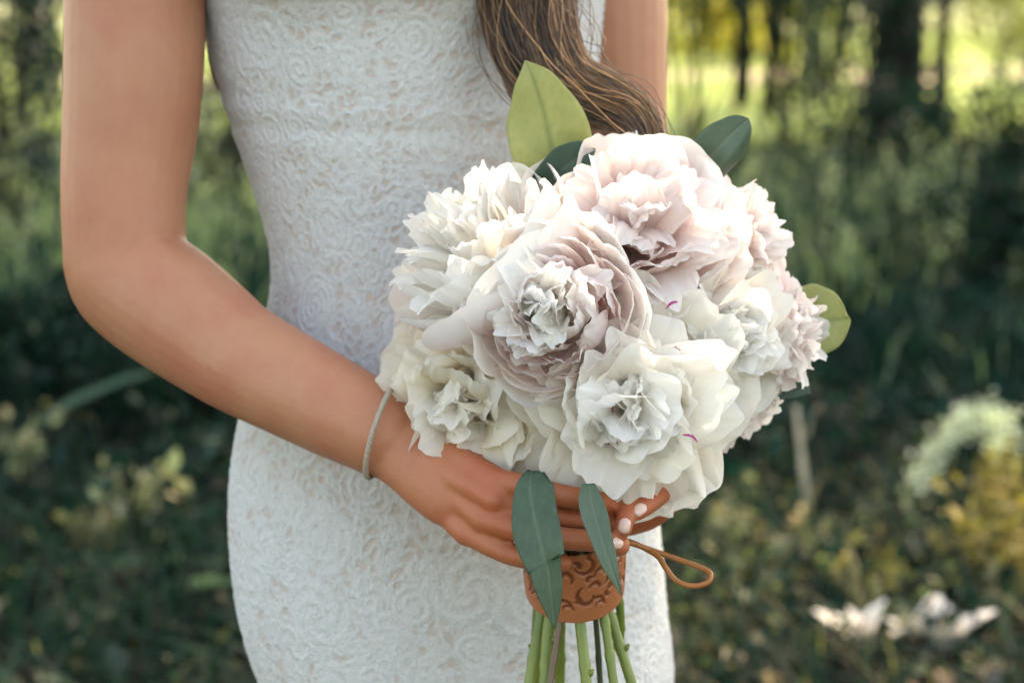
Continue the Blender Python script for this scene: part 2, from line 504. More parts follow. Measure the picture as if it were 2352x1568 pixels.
make_leaf(bouquet, [(1292, 470, 1.345, 20, 20), (1280, 400, 1.34, 72, 66), (1263, 320, 1.33, 97, 96), (1247, 250, 1.325, 84, 78), (1226, 185, 1.32, 48, 46), (1206, 139, 1.318, 1, 1)], M_leaf_lime, .1, .10, 'lime green leaf with the light shining through it', seed=1)
make_leaf(bouquet, [(1225, 480, 1.335, 10, 10), (1255, 425, 1.325, 36, 30), (1300, 382, 1.32, 46, 36), (1340, 356, 1.32, 34, 30), (1368, 344, 1.325, 2, 2)], M_leaf_dark, -.2, .15, seed=2)
make_leaf(bouquet, [(1575, 470, 1.345, 12, 12), (1610, 400, 1.335, 48, 44), (1648, 345, 1.325, 56, 56), (1688, 302, 1.32, 42, 46), (1712, 280, 1.318, 20, 22), (1720, 272, 1.318, 1, 1)], M_leaf_grey, .15, .22, 'grey-green leaf with a pale curled margin', curl_edge=.6, seed=3)
make_leaf(bouquet, [(1866 - 83 * math.cos(a_), 745 - 5 * a_, 1.385 - .006 * a_, 84 * math.sin(a_) + .5, 82 * math.sin(a_) + .5) for a_ in np.linspace(.5, math.pi, 15)], M_leaf_lime, 0, .08, 'round pale lime leaf', seed=4)
make_leaf(bouquet, [(1222, 1080, 1.25, 18, 10), (1216, 1110, 1.243, 50, 28), (1220, 1150, 1.238, 56, 44), (1230, 1200, 1.235, 54, 56), (1244, 1255, 1.232, 50, 55), (1252, 1287, 1.231, 46, 50), (1258, 1300, 1.231, 30, 44), (1264, 1350, 1.231, 28, 37), (1270, 1400, 1.232, 16, 20), (1274, 1443, 1.233, 1, 1)], M_leaf, -.12, .16, 'broad blue-green leaf with a notched edge', seed=5)
make_leaf(bouquet, [(1240, 1085, 1.262, 10, 14), (1248, 1115, 1.262, 20, 20), (1256, 1140, 1.264, 10, 10), (1262, 1160, 1.266, 1, 1)], M_leaf_dark, .1, .1, seed=6)
make_leaf(bouquet, [(1352, 1110, 1.245, 14, 14), (1358, 1150, 1.24, 28, 30), (1371, 1200, 1.236, 29, 29), (1386, 1250, 1.234, 24, 24), (1403, 1300, 1.233, 17, 18), (1418, 1340, 1.234, 8, 8), (1428, 1367, 1.236, 1, 1)], M_leaf_grey, .25, .1, 'narrow grey-green leaf', seed=7)
make_leaf(bouquet, [(1860, 890, 1.372, 14, 14), (1815, 898, 1.37, 18, 18), (1770, 908, 1.37, 10, 10), (1745, 916, 1.37, 1, 1)], M_leaf_dark, .1, .1, seed=8)
make_leaf(bouquet, [(1500, 700, 1.33, 14, 14), (1500, 672, 1.315, 30, 30), (1480, 650, 1.31, 26, 26), (1450, 640, 1.31, 2, 2)], M_leaf_dark, .1, .1, seed=9)

def stem_material(name, c1, c2):
    m, nt, b, out = material(name)
    nz = noise(nt, 40, 3, stretch=(1, 1, .2))
    r = ramp(nt, [(.3, c1), (.7, c2)]); nt.links.new(nz.outputs['Fac'], r.inputs[0]); nt.links.new(r.outputs[0], b.inputs['Base Color'])
    b.inputs['Roughness'].default_value = .42
    bump(nt, b, noise(nt, 220, 2, stretch=(1, 1, .15)).outputs['Fac'], .3, .0008)
    return m
M_stem = stem_material('green_stem', (.09, .14, .022), (.18, .215, .04))
M_stem_brown = stem_material('brown_stem', (.10, .055, .03), (.17, .10, .055))
M_stem_dark = stem_material('dark_stem', (.02, .03, .012), (.05, .05, .02))

STEMS = [((1300, 1120, 1.33), (1250, 1380, 1.305), (1218, 1570, 1.295), (1190, 1760, 1.29), 15, M_stem),
         ((1340, 1120, 1.32), (1268, 1390, 1.295), (1252, 1560, 1.285), (1236, 1740, 1.28), 14, M_stem),
         ((1350, 1120, 1.31), (1292, 1400, 1.285), (1264, 1570, 1.275), (1245, 1700, 1.27), 7, M_stem_brown),
         ((1310, 1120, 1.32), (1330, 1400, 1.285), (1346, 1560, 1.275), (1360, 1750, 1.27), 13, M_stem),
         ((1330, 1120, 1.34), (1366, 1400, 1.32), (1378, 1560, 1.325), (1390, 1720, 1.33), 7, M_stem_dark),
         ((1320, 1120, 1.33), (1382, 1390, 1.295), (1408, 1560, 1.285), (1435, 1760, 1.28), 11, M_stem),
         ((1300, 1120, 1.32), (1392, 1385, 1.305), (1448, 1560, 1.30), (1500, 1730, 1.30), 12, M_stem),
         ((1360, 1120, 1.34), (1420, 1370, 1.325), (1424, 1475, 1.335), (1426, 1500, 1.34), 10, M_stem),
         ((1330, 1120, 1.35), (1290, 1395, 1.335), (1285, 1560, 1.345), (1280, 1720, 1.35), 13, M_stem),
         ((1320, 1120, 1.35), (1240, 1385, 1.33), (1232, 1560, 1.34), (1226, 1720, 1.345), 12, M_stem)]
for i, (a, b_, c_, d_, w, m) in enumerate(STEMS):
    b_, c_, d_ = [(q_[0], q_[1], q_[2] + .026) for q_ in (b_, c_, d_)]
    C = spline([(*a, w), (*b_, w), (*c_, w), (*d_, w * .95)], 26)
    mb = MB()
    P = [at(*r[:3]) for r in C]
    g = random.Random(i)
    rad = np.array([r[3] / FPX * r[2] for r in C])
    for k in (9, 14, 19, 23):
        kk = k + g.choice((-1, 0, 1)); rad[min(kk, 25)] *= 1.18
    mb.tube(P, rad, 10)
    if m is M_stem:
        for k in range(2):                 # leaf scars left where side shoots were cut
            j = g.randrange(11, 24); s_ = g.choice((-1, 1))
            p = P[j] + Vector((s_ * rad[j] * .7, -rad[j] * .4, 0))
            mb.tube([p, p + Vector((s_ * .0016, -.0006, .0022)), p + Vector((s_ * .0026, -.0008, .0040))], [.0020, .0015, .0007], 6)
    mb.build('stem', m, bouquet)

# carved leather wrap
def leather_material():
    m, nt, b, out = material('carved_leather')
    a = N(nt, 'ShaderNodeAttribute'); a.attribute_name = 'carve'
    nz = noise(nt, 45, 4)
    base = mixc(nt, nz.outputs['Fac'], (.34, .10, .04), (.42, .145, .06))
    c = mixc(nt, a.outputs['Fac'], base, (.17, .042, .014))
    nt.links.new(c, b.inputs['Base Color'])
    b.inputs['Roughness'].default_value = .5
    bump(nt, b, noise(nt, 700, 3).outputs['Fac'], .3, .0006)
    return m
M_leather = leather_material()
nr, nc = 150, 300
Z = np.linspace(0, 1, nr)[:, None]; A = np.linspace(0, 2 * np.pi, nc, endpoint=False)[None, :]
ptop, pbot = at(1316, 1205, 1.306), at(1320, 1345, 1.330)
axis = np.array(tuple((ptop - pbot).normalized())); h_ = (ptop - pbot).length
rad0 = 120 / FPX * 1.31
radz = rad0 * (0.965 + 0.045 * Z + 0.02 * np.sin(Z * 3))
# carve field in surface coordinates (metres): scrolls and leaf strokes
su = (A - 4.6) * rad0 + 0 * Z; sv = Z * h_ + 0 * A
g = np.random.default_rng(5)
carve = np.zeros((nr, nc))
def stroke(cu, cv, r, a0, a1, wd_, tap=True):
    global carve
    t = np.linspace(0, 1, 40); ang = a0 + (a1 - a0) * t; rr_ = r * (1 - .55 * t)
    pu, pv = cu + rr_ * np.cos(ang), cv + rr_ * np.sin(ang)
    d = np.full((nr, nc), 9.0)
    for x, y, tt in zip(pu, pv, t):
        ww = wd_ * (np.sin(np.pi * min(tt * .9 + .1, 1)) if tap else 1) + 1e-5
        d = np.minimum(d, np.hypot(su - x, sv - y) / ww)
    carve = np.maximum(carve, np.clip(1.6 - d, 0, 1))
for row, cv in enumerate((.007, .019, .031, .043)):
    for k in range(9):
        cu = -.095 + k * .0235 + (row % 2) * .0118 + g.normal(0, .0015)
        if row == 0:
            stroke(cu, cv + .002, .0085, g.uniform(2.6, 3.2), g.uniform(-.3, .3), .0014); stroke(cu, cv + .001, .0052, .1, 3.0, .0010)
        else:
            s_ = g.choice((-1, 1)); a0 = g.uniform(0, 6.28)
            stroke(cu, cv + g.normal(0, .001), .0078, a0, a0 + s_ * 4.6, .0017)
            stroke(cu + .006 * s_, cv + .004, .0045, a0 + 1, a0 + 1 - s_ * 3.5, .0014)
            stroke(cu - .007, cv - .002, .0030, a0 + 2, a0 + 2 + s_ * 3, .0016)
carve *= np.clip((Z - .08) / .03, 0, 1)
rz = radz - 0.0011 * carve
P0 = np.array(tuple(pbot))
ex = np.array((1.0, 0, 0)); ex = ex - axis * (ex @ axis); ex /= np.linalg.norm(ex); ey = np.cross(axis, ex)
drop = (1 - Z) ** 1.5 * (.0045 * np.cos(A + np.pi / 2) + .001)
Vw = P0 + axis * (Z * h_ + 0 * A - drop)[..., None] + ex * (rz * np.cos(A))[..., None] + ey * (rz * np.sin(A))[..., None]
Vi = P0 + axis * (Z * h_ + 0 * A - drop)[..., None] + ex * ((radz - .0025) * np.cos(A))[..., None] + ey * ((radz - .0025) * np.sin(A))[..., None]
mb = MB()
Fg = grid_faces(nr, nc, True)
mb.add(Vw.reshape(-1, 3), Fg)
mb.add(Vi[::12].reshape(-1, 3), grid_faces(len(Vi[::12]), nc, True)[:, ::-1])
k = np.arange(nc); k2 = (k + 1) % nc; o2 = nr * nc
mb.Q.append(np.stack([k, o2 + k, o2 + k2, k2], -1))
me = mb.mesh('leather_wrap')
cv_ = np.zeros(len(me.vertices), np.float32); cv_[:nr * nc] = carve.ravel()
point_attr(me, 'carve', cv_)
tag(link_mesh('leather_wrap', me, M_leather, bouquet), 'tan leather wrap carved with scrolls')

def plain(name, c, rough=.5, c2=None, sc_=60, bmp=0.0, spec=.5, metal=0.0, bs=400):
    m, nt, b, out = material(name)
    nz = noise(nt, sc_, 4)
    cc = mixc(nt, nz.outputs['Fac'], c, c2 or tuple(x * .75 for x in c))
    nt.links.new(cc, b.inputs['Base Color']); b.inputs['Roughness'].default_value = rough
    b.inputs['Specular IOR Level'].default_value = spec; b.inputs['Metallic'].default_value = metal
    if bmp: bump(nt, b, noise(nt, bs, 3).outputs['Fac'], .5, bmp)
    return m
M_cord = plain('leather_cord', (.24, .075, .016), .45, (.36, .125, .03), 90, .0006)
C = spline([(1400, 1238, 1.275), (1450, 1247, 1.278), (1500, 1264, 1.28), (1560, 1285, 1.275), (1610, 1303, 1.268), (1632, 1318, 1.262), (1624, 1338, 1.258), (1588, 1345, 1.258), (1552, 1332, 1.262), (1528, 1302, 1.268), (1512, 1278, 1.275), (1480, 1258, 1.282), (1445, 1243, 1.286), (1400, 1236, 1.288)], 70)
mb = MB(); mb.tube([at(*r) for r in C], .00185, 10); mb.build('leather_cord', M_cord, bouquet)

# ---------------------------------------------------------------- PERSON
def skin_material():
    m, nt, b, out = material('skin')
    n1 = noise(nt, 11, 5, .62); n2 = noise(nt, 70, 4)
    r = ramp(nt, [(.30, (.395, .155, .086)), (.50, (.440, .192, .110)), (.70, (.410, .135, .082))]); nt.links.new(n1.outputs['Fac'], r.inputs[0])
    r2 = ramp(nt, [(.28, (.90, .84, .82)), (.42, (1, 1, 1))]); nt.links.new(n2.outputs['Fac'], r2.inputs[0])
    c = mixc(nt, .5, r.outputs[0], r2.outputs[0], 'MULTIPLY')
    fl = N(nt, 'ShaderNodeAttribute'); fl.attribute_name = 'flush_shade'
    c = mixc(nt, fl.outputs['Fac'], c, mixc(nt, 1.0, c, (.96, .66, .52), 'MULTIPLY'))
    nt.links.new(c, b.inputs['Base Color'])
    b.inputs['Roughness'].default_value = .48
    b.inputs['Specular IOR Level'].default_value = .35
    b.inputs['Subsurface Weight'].default_value = .18
    b.inputs['Subsurface Radius'].default_value = (1.0, .35, .2)
    b.inputs['Subsurface Scale'].default_value = .008
    bump(nt, b, noise(nt, 420, 5, .7).outputs['Fac'], .4, .0006)
    return m
M_skin = skin_material()
M_nail = plain('nail', (.66, .40, .33), .22, (.74, .50, .43), 30)

SHANG = R_(27)                      # the shoulders are turned: her left shoulder is farther away
TD = 1.535                          # depth of the trunk's axis
# rows of the dress outline: y in the photograph, left x, right x
ROWS = [(0, 486, 1388), (100, 500, 1380), (200, 525, 1372), (300, 558, 1352), (400, 592, 1330), (500, 624, 1308), (580, 640, 1300), (640, 641, 1300),
        (720, 626, 1312), (800, 605, 1340), (900, 575, 1392), (1000, 556, 1445), (1100, 547, 1490), (1200, 549, 1514), (1300, 557, 1524), (1400, 576, 1530), (1480, 602, 1540), (1568, 636, 1556)]
rows = []
for py, l, r in ROWS:
    c = at((l + r) / 2, py, TD)
    hw = (r - l) / 2 / FPX * TD
    rows.append((c.z, c.x, c.y, hw / .943, .70))
rows = np.array(rows)
top = [(1.43, -.085, 1.545, .075, .9), (1.405, -.085, 1.545, .12, .75), (1.37, -.083, 1.54, .155, .66), (1.32, -.082, 1.535, .160, .70), (1.26, -.081, 1.53, .163, .74), (1.22, -.081, 1.525, .160, .74)]
zl = rows[-1, 0]; xl, yl = rows[-1, 1], rows[-1, 2]
bot = [(.56, xl + .004, yl + .0, .145, .78), (.42, xl + .006, yl + .005, .138, .85), (.28, xl + .008, yl + .01, .165, .95), (.12, xl + .01, yl + .02, .25, 1.0), (.012, xl + .01, yl + .03, .33, 1.0)]
allr = np.array(top + [tuple(r) for r in rows] + bot)
order = np.argsort(allr[:, 0]); allr = allr[order]
def prof(z):
    return [np.interp(z, allr[:, 0], allr[:, i]) for i in range(1, 5)]
def smooth_prof(z, s=.02):
    acc = None
    ws = 0
    for k in (-2, -1, 0, 1, 2):
        w = math.exp(-k * k / 3); p = np.array(prof(z + k * s * .6)); acc = p * w if acc is None else acc + p * w; ws += w
    return acc / ws

# --- body: limbs and trunk as tapering forms merged into one continuous skin
body = MB()
def limb(rows_, n=24, ns=20, flat=None, world=False):
    Cc = spline([r for r in rows_], n)
    P = [Vector(r[:3]) if world else at(*r[:3]) for r in Cc]
    rad = [r[3] if world else r[3] / FPX * r[2] for r in Cc]
    # round the ends
    body.tube(P, rad, ns, flat)
    for p, rr_ in ((P[0], rad[0]), (P[-1], rad[-1])):
        ball(p, rr_, flat)
def ball(p, r, flat=None, sc3=None):
    nt_, np_ = (17, 28) if r > .02 else (9, 16)
    th = np.linspace(0.05, np.pi - .05, nt_); ph = np.linspace(0, 2 * np.pi, np_, endpoint=False)
    D = np.stack([np.sin(th)[:, None] * np.cos(ph), np.sin(th)[:, None] * np.sin(ph), np.cos(th)[:, None] + 0 * ph], -1)
    if sc3 is not None: D = D * np.array(sc3)
    if flat is not None:
        fn = np.array(tuple(flat[0])); fn /= np.linalg.norm(fn); fr = flat[1] if np.isscalar(flat[1]) else flat[1][0]
        D = D - ((D @ fn) * (1 - fr))[..., None] * fn
    V = D.reshape(-1, 3) * r + np.array(tuple(p))
    F = grid_faces(nt_, np_, True)
    V = np.concatenate([V, [np.array(tuple(p)) + D[0].mean(0) * r, np.array(tuple(p)) + D[-1].mean(0) * r]])
    k = np.arange(np_); k2 = (k + 1) % np_; nv_ = nt_ * np_; lr = nv_ - np_
    body.add(V, F[:, ::-1], np.concatenate([np.stack([np.full(np_, nv_), k, k2], -1), np.stack([np.full(np_, nv_ + 1), lr + k2, lr + k], -1)]))

# trunk
zs = np.linspace(.74, 1.43, 40); an = np.linspace(0, 2 * np.pi, 40, endpoint=False)
ca, sa = math.cos(SHANG), math.sin(SHANG)
Vt = []
for z in zs:
    cx, cy, a, br = smooth_prof(z)
    a = max(a - .010, .03); x, y = a * np.cos(an), a * br * np.sin(an)
    Vt.append(np.stack([cx + ca * x - sa * y, cy + sa * x + ca * y, np.full(40, z)], -1))
Vt = np.array(Vt).reshape(-1, 3)
kk = np.arange(40); k2 = (kk + 1) % 40
Vt = np.concatenate([Vt, Vt[:40].mean(0, keepdims=True), Vt[-40:].mean(0, keepdims=True)])
body.add(Vt, grid_faces(40, 40, True), np.concatenate([np.stack([np.full(40, 1600), k2, kk], -1), np.stack([np.full(40, 1601), 1560 + kk, 1560 + k2], -1)]))
# legs inside the skirt
for s in (-1, 1):
    bx = xl + s * .062 * ca; by = yl + .015 + s * .062 * sa
    limb([(bx, by, .80, .056), (bx, by, .50, .046), (bx, by + .01, .30, .050), (bx, by + .01, .10, .034), (bx, by, .05, .032)], 16, 16, world=True)
    limb([(bx, by + .03, .035, .032), (bx + .03, by - .08, .03, .032), (bx + .05, by - .14, .026, .024)], 8, 12, world=True)
# neck and head
limb([(-.085, 1.55, 1.40, .062), (-.085, 1.545, 1.46, .050), (-.083, 1.535, 1.53, .052)], 10, 20, world=True)
hc = Vector((-.078, 1.525, 1.605))
ball(hc, .105, sc3=(.74, .88, 1.06)); ball(hc + Vector((.012, -.035, -.055)), .058, sc3=(.85, .9, .95))
fdir = Vector((math.sin(SHANG), -math.cos(SHANG), 0))
ball(hc + fdir * .095 + Vector((0, 0, -.018)), .014, sc3=(.8, 1, 1.5))
ball(hc + fdir * .085 + Vector((0, 0, -.058)), .018, sc3=(1.1, .7, .6))

# her right arm (in front), from shoulder to wrist
BK = at(1, 1, 1) * 0 + (-FWD)
pS = at(310, -60, 1.452); limb([(-.225, 1.475, 1.372, .052), (-.25, 1.47, 1.31, .0515), (*pS, .0508)], 12, 24, world=True)
limb([(310, -60, 1.452, 161), (310, 0, 1.45, 161), (308, 150, 1.447, 160), (300, 280, 1.443, 155), (288, 400, 1.438, 147), (284, 480, 1.434, 142), (286, 550, 1.431, 141), (288, 600, 1.43, 141)], 26, 28)
limb([(288, 600, 1.43, 141), (302, 634, 1.428, 144), (334, 664, 1.424, 146), (400, 712, 1.413, 146), (480, 772, 1.40, 137), (551, 822, 1.388, 128), (660, 880, 1.368, 121), (768, 937, 1.35, 114), (830, 968, 1.34, 109), (884, 996, 1.332, 104)], 34, 28)
# back of the right hand, flattened, then the fingers
HN = camdir(-.15, .35, 1)
def chain(pts, radii, n=18, flat=None):
    limb([(*p, r) for p, r in zip(pts, radii)], n, 14, flat)
limb([(850, 976, 1.338, 104), (900, 1002, 1.328, 100), (950, 1035, 1.318, 100), (1010, 1078, 1.308, 108), (1060, 1118, 1.30, 106), (1095, 1146, 1.296, 92)], 16, 24, (HN, .62))
KN = [((985, 1020, 1.31), (1060, 1062, 1.294), (1140, 1104, 1.276)), ((970, 1045, 1.305), (1055, 1100, 1.288), (1138, 1148, 1.270)), ((960, 1070, 1.308), (1040, 1130, 1.293), (1112, 1192, 1.275)), ((950, 1092, 1.315), (1015, 1158, 1.30), (1072, 1222, 1.285))]
for k_ in KN: chain(k_, (34, 36, 33), 10)
FING = [((1136, 1104, 1.275), (1215, 1120, 1.266), (1290, 1138, 1.262), (1370, 1151, 1.268), (1418, 1161, 1.282), 32, 23),
        ((1136, 1148, 1.271), (1220, 1170, 1.272), (1302, 1190, 1.274), (1384, 1199, 1.277), (1432, 1205, 1.289), 29, 20),
        ((1110, 1192, 1.275), (1195, 1217, 1.262), (1272, 1234, 1.256), (1362, 1242, 1.258), (1424, 1252, 1.270), 30, 25),
        ((1070, 1218, 1.285), (1125, 1250, 1.276), (1180, 1274, 1.270), (1245, 1288, 1.267), (1292, 1292, 1.272), 30, 23)]
for f in FING:
    n_ = len(f) - 2
    chain(f[:-2], np.linspace(f[-2], f[-1], n_), 22)
# thumb passes behind the flowers
chain([(940, 1010, 1.325), (1030, 1040, 1.335), (1120, 1085, 1.35), (1200, 1120, 1.362), (1270, 1135, 1.368)], (40, 42, 36, 33, 26), 18)
# her left arm, behind
pS = at(1405, -60, 1.60); limb([(.055, 1.615, 1.375, .046), (.068, 1.612, 1.30, .0455), (*pS, .0445)], 12, 22, world=True)
limb([(1405, -60, 1.60, 128), (1408, 60, 1.60, 126), (1412, 180, 1.602, 121), (1418, 290, 1.603, 114), (1424, 370, 1.602, 106)], 16, 22)
limb([(1420, 360, 1.605, 105), (1440, 430, 1.595, 106), (1478, 600, 1.55, 100), (1515, 780, 1.49, 92), (1545, 920, 1.44, 86), (1562, 1000, 1.41, 82)], 24, 22)
limb([(1560, 1000, 1.41, 78), (1566, 1040, 1.39, 80), (1562, 1080, 1.365, 76)], 10, 18, (camdir(-.6, .2, .6), .6))
LF = [((1562, 1072, 1.345), (1546, 1102, 1.315), (1518, 1132, 1.292), (1488, 1158, 1.276), (1464, 1175, 1.270), 30, 21),
      ((1540, 1056, 1.345), (1500, 1098, 1.310), (1460, 1140, 1.286), (1440, 1180, 1.268), (1432, 1214, 1.264), 29, 21),
      ((1560, 1095, 1.36), (1545, 1140, 1.355), (1500, 1185, 1.362), (1450, 1205, 1.366), (1415, 1210, 1.366), 31, 23),
      ((1570, 1080, 1.37), (1560, 1120, 1.375), (1515, 1165, 1.378), (1465, 1185, 1.376), (1430, 1190, 1.372), 30, 22)]
for f in LF: chain(f[:-2], np.linspace(f[-2], f[-1], 5), 22)
chain([(1555, 1020, 1.39), (1500, 1060, 1.36), (1440, 1090, 1.345), (1400, 1095, 1.34)], (34, 32, 29, 24), 14)

raw = link_mesh('person_raw', body.mesh('person_raw'))
md = raw.modifiers.new('r', 'REMESH'); md.mode = 'VOXEL'; md.voxel_size = .0019; md.use_smooth_shade = True
md = raw.modifiers.new('s', 'SMOOTH'); md.factor = .5; md.iterations = 5
dg = bpy.context.evaluated_depsgraph_get()
pme = bpy.data.meshes.new_from_object(raw.evaluated_get(dg))
bpy.data.objects.remove(raw)
pme.name = 'person'
co = np.zeros(len(pme.vertices) * 3, np.float32); pme.vertices.foreach_get('co', co); co = co.reshape(-1, 3)
hx = np.clip((co[:, 0] + .13) / .12, 0, 1) * (co[:, 2] < 1.0) * (co[:, 1] < 1.44)          # ruddier hands: skin flush, with the flowers' shade put into the tint
ex_ = np.exp(-((co[:, 0] + .30) ** 2 + (co[:, 2] - 1.02) ** 2 + (co[:, 1] - 1.42) ** 2) / .0035) * .5
point_attr(pme, 'flush_shade', np.clip(hx + ex_, 0, 1))
person = link_mesh('person', pme, M_skin)
person.name = 'person'
tag(person, 'bride in a fitted white lace dress holding the bouquet low with both hands', 'person')

# nails
def nail(px, py, dirv, L=.0100, W=.0078):
    hit, loc, nrm, idx = person.ray_cast(CAM, ray(px, py).normalized())
    if not hit: return
    d = camdir(*dirv); n = (nrm * .8 - ray(px, py).normalized() * .2).normalized(); d = (d - n * d.dot(n)).normalized(); s_ = d.cross(n).normalized()
    U = np.linspace(-1, 1, 9)[None, :]; Vv = np.linspace(-1, 1, 9)[:, None]
    w = W / 2 * np.sqrt(np.clip(1 - np.abs(Vv) ** 4 * .8, 0, 1))
    X = U * w; Y = Vv * L / 2 + 0 * U; Zz = .0011 - (U ** 2) * .0019 - .0011 * Vv ** 2
    V = np.array(tuple(loc)) + X[..., None] * np.array(tuple(s_)) + Y[..., None] * np.array(tuple(d)) + Zz[..., None] * np.array(tuple(n))
    o = link_mesh('nail', mesh_np('nail', V.reshape(-1, 3), grid_faces(9, 9)), M_nail, person)
    md = o.modifiers.new('t', 'SOLIDIFY'); md.thickness = .0008
nail(1470, 1168, (-.75, -.62, .2))
nail(1434, 1207, (-.2, -.95, .1))
nail(1418, 1246, (.95, -.1, -.3))

# bracelet
M_brac = plain('bracelet', (.44, .36, .29), .35, (.26, .19, .14), 500, .0008, bs=900)
a_, b__ = at(912, 884, 1.325), at(846, 1096, 1.322)
cN = (a_ + b__) / 2; e1 = (a_ - b__) / 2; fw = (at(930, 1014, 1.327) - at(830, 972, 1.332)).normalized(); e2 = fw.cross(e1).normalized() * e1.length * .93
mb = MB(); tt = np.linspace(0, 2 * np.pi, 61)
tt = np.linspace(0, 2 * np.pi, 321)
for ph_ in (0, math.pi):            # two twisted cords
    mb.tube([cN + e1 * (1.0 + .022 * math.cos(t * 44 + ph_)) * math.cos(t) + e2 * (1.0 + .022 * math.cos(t * 44 + ph_)) * math.sin(t) + fw * (.0009 * math.sin(t * 44 + ph_)) for t in tt], .00125, 6, cap=False)
mb.build('bracelet', M_brac, person)

# --- dress
def lace_material():
    m, nt, b, out = material('lace')
    a = N(nt, 'ShaderNodeAttribute'); a.attribute_name = 'lace'
    r = ramp(nt, [(0.0, (.585, .465, .405)), (.30, (.595, .535, .505)), (.55, (.605, .60, .595)), (1, (.64, .645, .645))])
    nt.links.new(a.outputs['Fac'], r.inputs[0])
    nz = noise(nt, 420, 3)
    r2 = ramp(nt, [(.35, (.86, .85, .84)), (.6, (1, 1, 1))]); nt.links.new(nz.outputs['Fac'], r2.inputs[0])
    c = mixc(nt, .6, r.outputs[0], r2.outputs[0], 'MULTIPLY')
    nt.links.new(c, b.inputs['Base Color'])
    b.inputs['Roughness'].default_value = .75; b.inputs['Specular IOR Level'].default_value = .2
    b.inputs['Sheen Weight'].default_value = .25
    bump(nt, b, noise(nt, 520, 4, .65).outputs['Fac'], .9, .0022)
    return m
M_lace = lace_material()
g = np.random.default_rng(12)
zA = np.concatenate([np.linspace(.006, .60, 50, endpoint=False), np.linspace(.60, 1.32, 560)])
nA = 620
AN = np.linspace(0, 2 * np.pi, nA, endpoint=False)
# more columns towards the camera
front = -np.pi / 2 - SHANG
wgt = 1 + 2.2 * np.exp(-(((np.linspace(-np.pi, np.pi, 4000)) / 1.5) ** 2) ** 2)
cum = np.cumsum(wgt); cum = cum / cum[-1]
AN = np.interp(np.linspace(0, 1, nA, endpoint=False) + .5 / nA, cum, np.linspace(-np.pi, np.pi, 4000)) + front
PR = np.array([smooth_prof(z) for z in zA])
cx, cy, aa, br = [PR[:, i][:, None] for i in range(4)]
X0 = aa * np.cos(AN); Y0 = aa * br * np.sin(AN)
# surface coordinates in metres for the lace
Sx = .155 * (AN - front)[None, :] + 0 * zA[:, None]; Sz = zA[:, None] + 0 * Sx
mot = []
tries = 0
while len(mot) < 520 and tries < 30000:
    tries += 1
    p = np.array((g.uniform(-.40, .40), g.uniform(.56, 1.33))); rr_ = g.choice((.026, .020, .015, .011), p=(.25, .3, .3, .15))
    if all(np.hypot(*(p - q[:2])) > (rr_ + q[2]) * .80 for q in mot): mot.append((p[0], p[1], rr_, g.uniform(0, 6.28), g.choice((-1, 1)), g.integers(0, 3)))
lace = np.zeros_like(Sx); best = np.full_like(Sx, 9.0)
for (mx, mz, mr, ma, ms, mt) in mot:
    i0, i1 = np.searchsorted(zA, (mz - mr * 1.25, mz + mr * 1.25)); j0, j1 = np.searchsorted(Sx[0], (mx - mr * 1.25, mx + mr * 1.25))
    if i1 <= i0 or j1 <= j0: continue
    dx, dz = Sx[i0:i1, j0:j1] - mx, Sz[i0:i1, j0:j1] - mz
    rr_ = np.hypot(dx, dz); th = np.arctan2(dz, dx) + ma
    if mt == 0:   # rolled rose
        wv = .5 + .5 * np.cos(2 * np.pi * (rr_ / .0066) - ms * th)
    elif mt == 1: # leafy scroll
        wv = .5 + .5 * np.cos(ms * th * 3 + rr_ / .0042 * 2.2)
    else:         # blossom with petals
        wv = np.clip(.5 + .5 * np.cos(5 * th) * (rr_ / mr) - .35 * np.cos(2 * np.pi * rr_ / .009), 0, 1)
    e = np.clip((1.12 - rr_ / mr) * 5, 0, 1)
    val = (.25 + .75 * wv) * e
    lace[i0:i1, j0:j1] = np.maximum(lace[i0:i1, j0:j1], val)
# net and corded tendrils between the motifs
t1 = 0 * Sx
for _ in range(26):
    ka = g.uniform(0, 6.28); kf = g.uniform(260, 620); ph_ = g.uniform(0, 6.28); wv_ = g.uniform(0, 6.28, 2)
    t1 = t1 + np.sin(kf * (Sx * math.cos(ka) + Sz * math.sin(ka)) + 2.2 * np.sin(Sx * 90 + wv_[0]) + 2.2 * np.sin(Sz * 80 + wv_[1]) + ph_)
t1 = 1 - np.abs(t1) / 4.2
lace = np.maximum(lace, .62 * np.clip(t1 * 1.3 + .25, 0, 1))
lace = np.clip(lace, 0, 1)
big = .5 + .5 * np.sin(Sx * 31 + 2 * np.sin(Sz * 23)) * np.sin(Sz * 27 + 1.5 * np.sin(Sx * 19 + 1))
lace = np.clip(lace * (.62 + .40 * big) + .22, 0, 1)
# soft folds: crease under the bust, pulls at the hip
fold = .0010 * np.sin((Sz - 1.098) * 230 + 3 * Sx) * np.exp(-((Sz - 1.10) / .022) ** 2) + .003 * np.sin(Sx * 46 + Sz * 9) * np.clip((.72 - Sz) / .4, 0, 1)
bust = .026 * (np.exp(-(((Sx + .062) / .055) ** 2 + ((Sz - 1.235) / .060) ** 2)) + np.exp(-(((Sx - .062) / .055) ** 2 + ((Sz - 1.235) / .060) ** 2)))
jit = g.normal(0, .00028, Sx.shape)
off = .0020 * lace + fold + bust + jit
nx = np.cos(AN) ; ny = np.sin(AN)
X0 = X0 + off * nx; Y0 = Y0 + off * ny
Vd = np.stack([cx + ca * X0 - sa * Y0, cy + sa * X0 + ca * Y0, zA[:, None] + 0 * X0], -1)
me = mesh_np('dress', Vd.reshape(-1, 3), grid_faces(len(zA), nA, True))
point_attr(me, 'lace', lace.ravel())
dress = link_mesh('dress', me, M_lace, person)
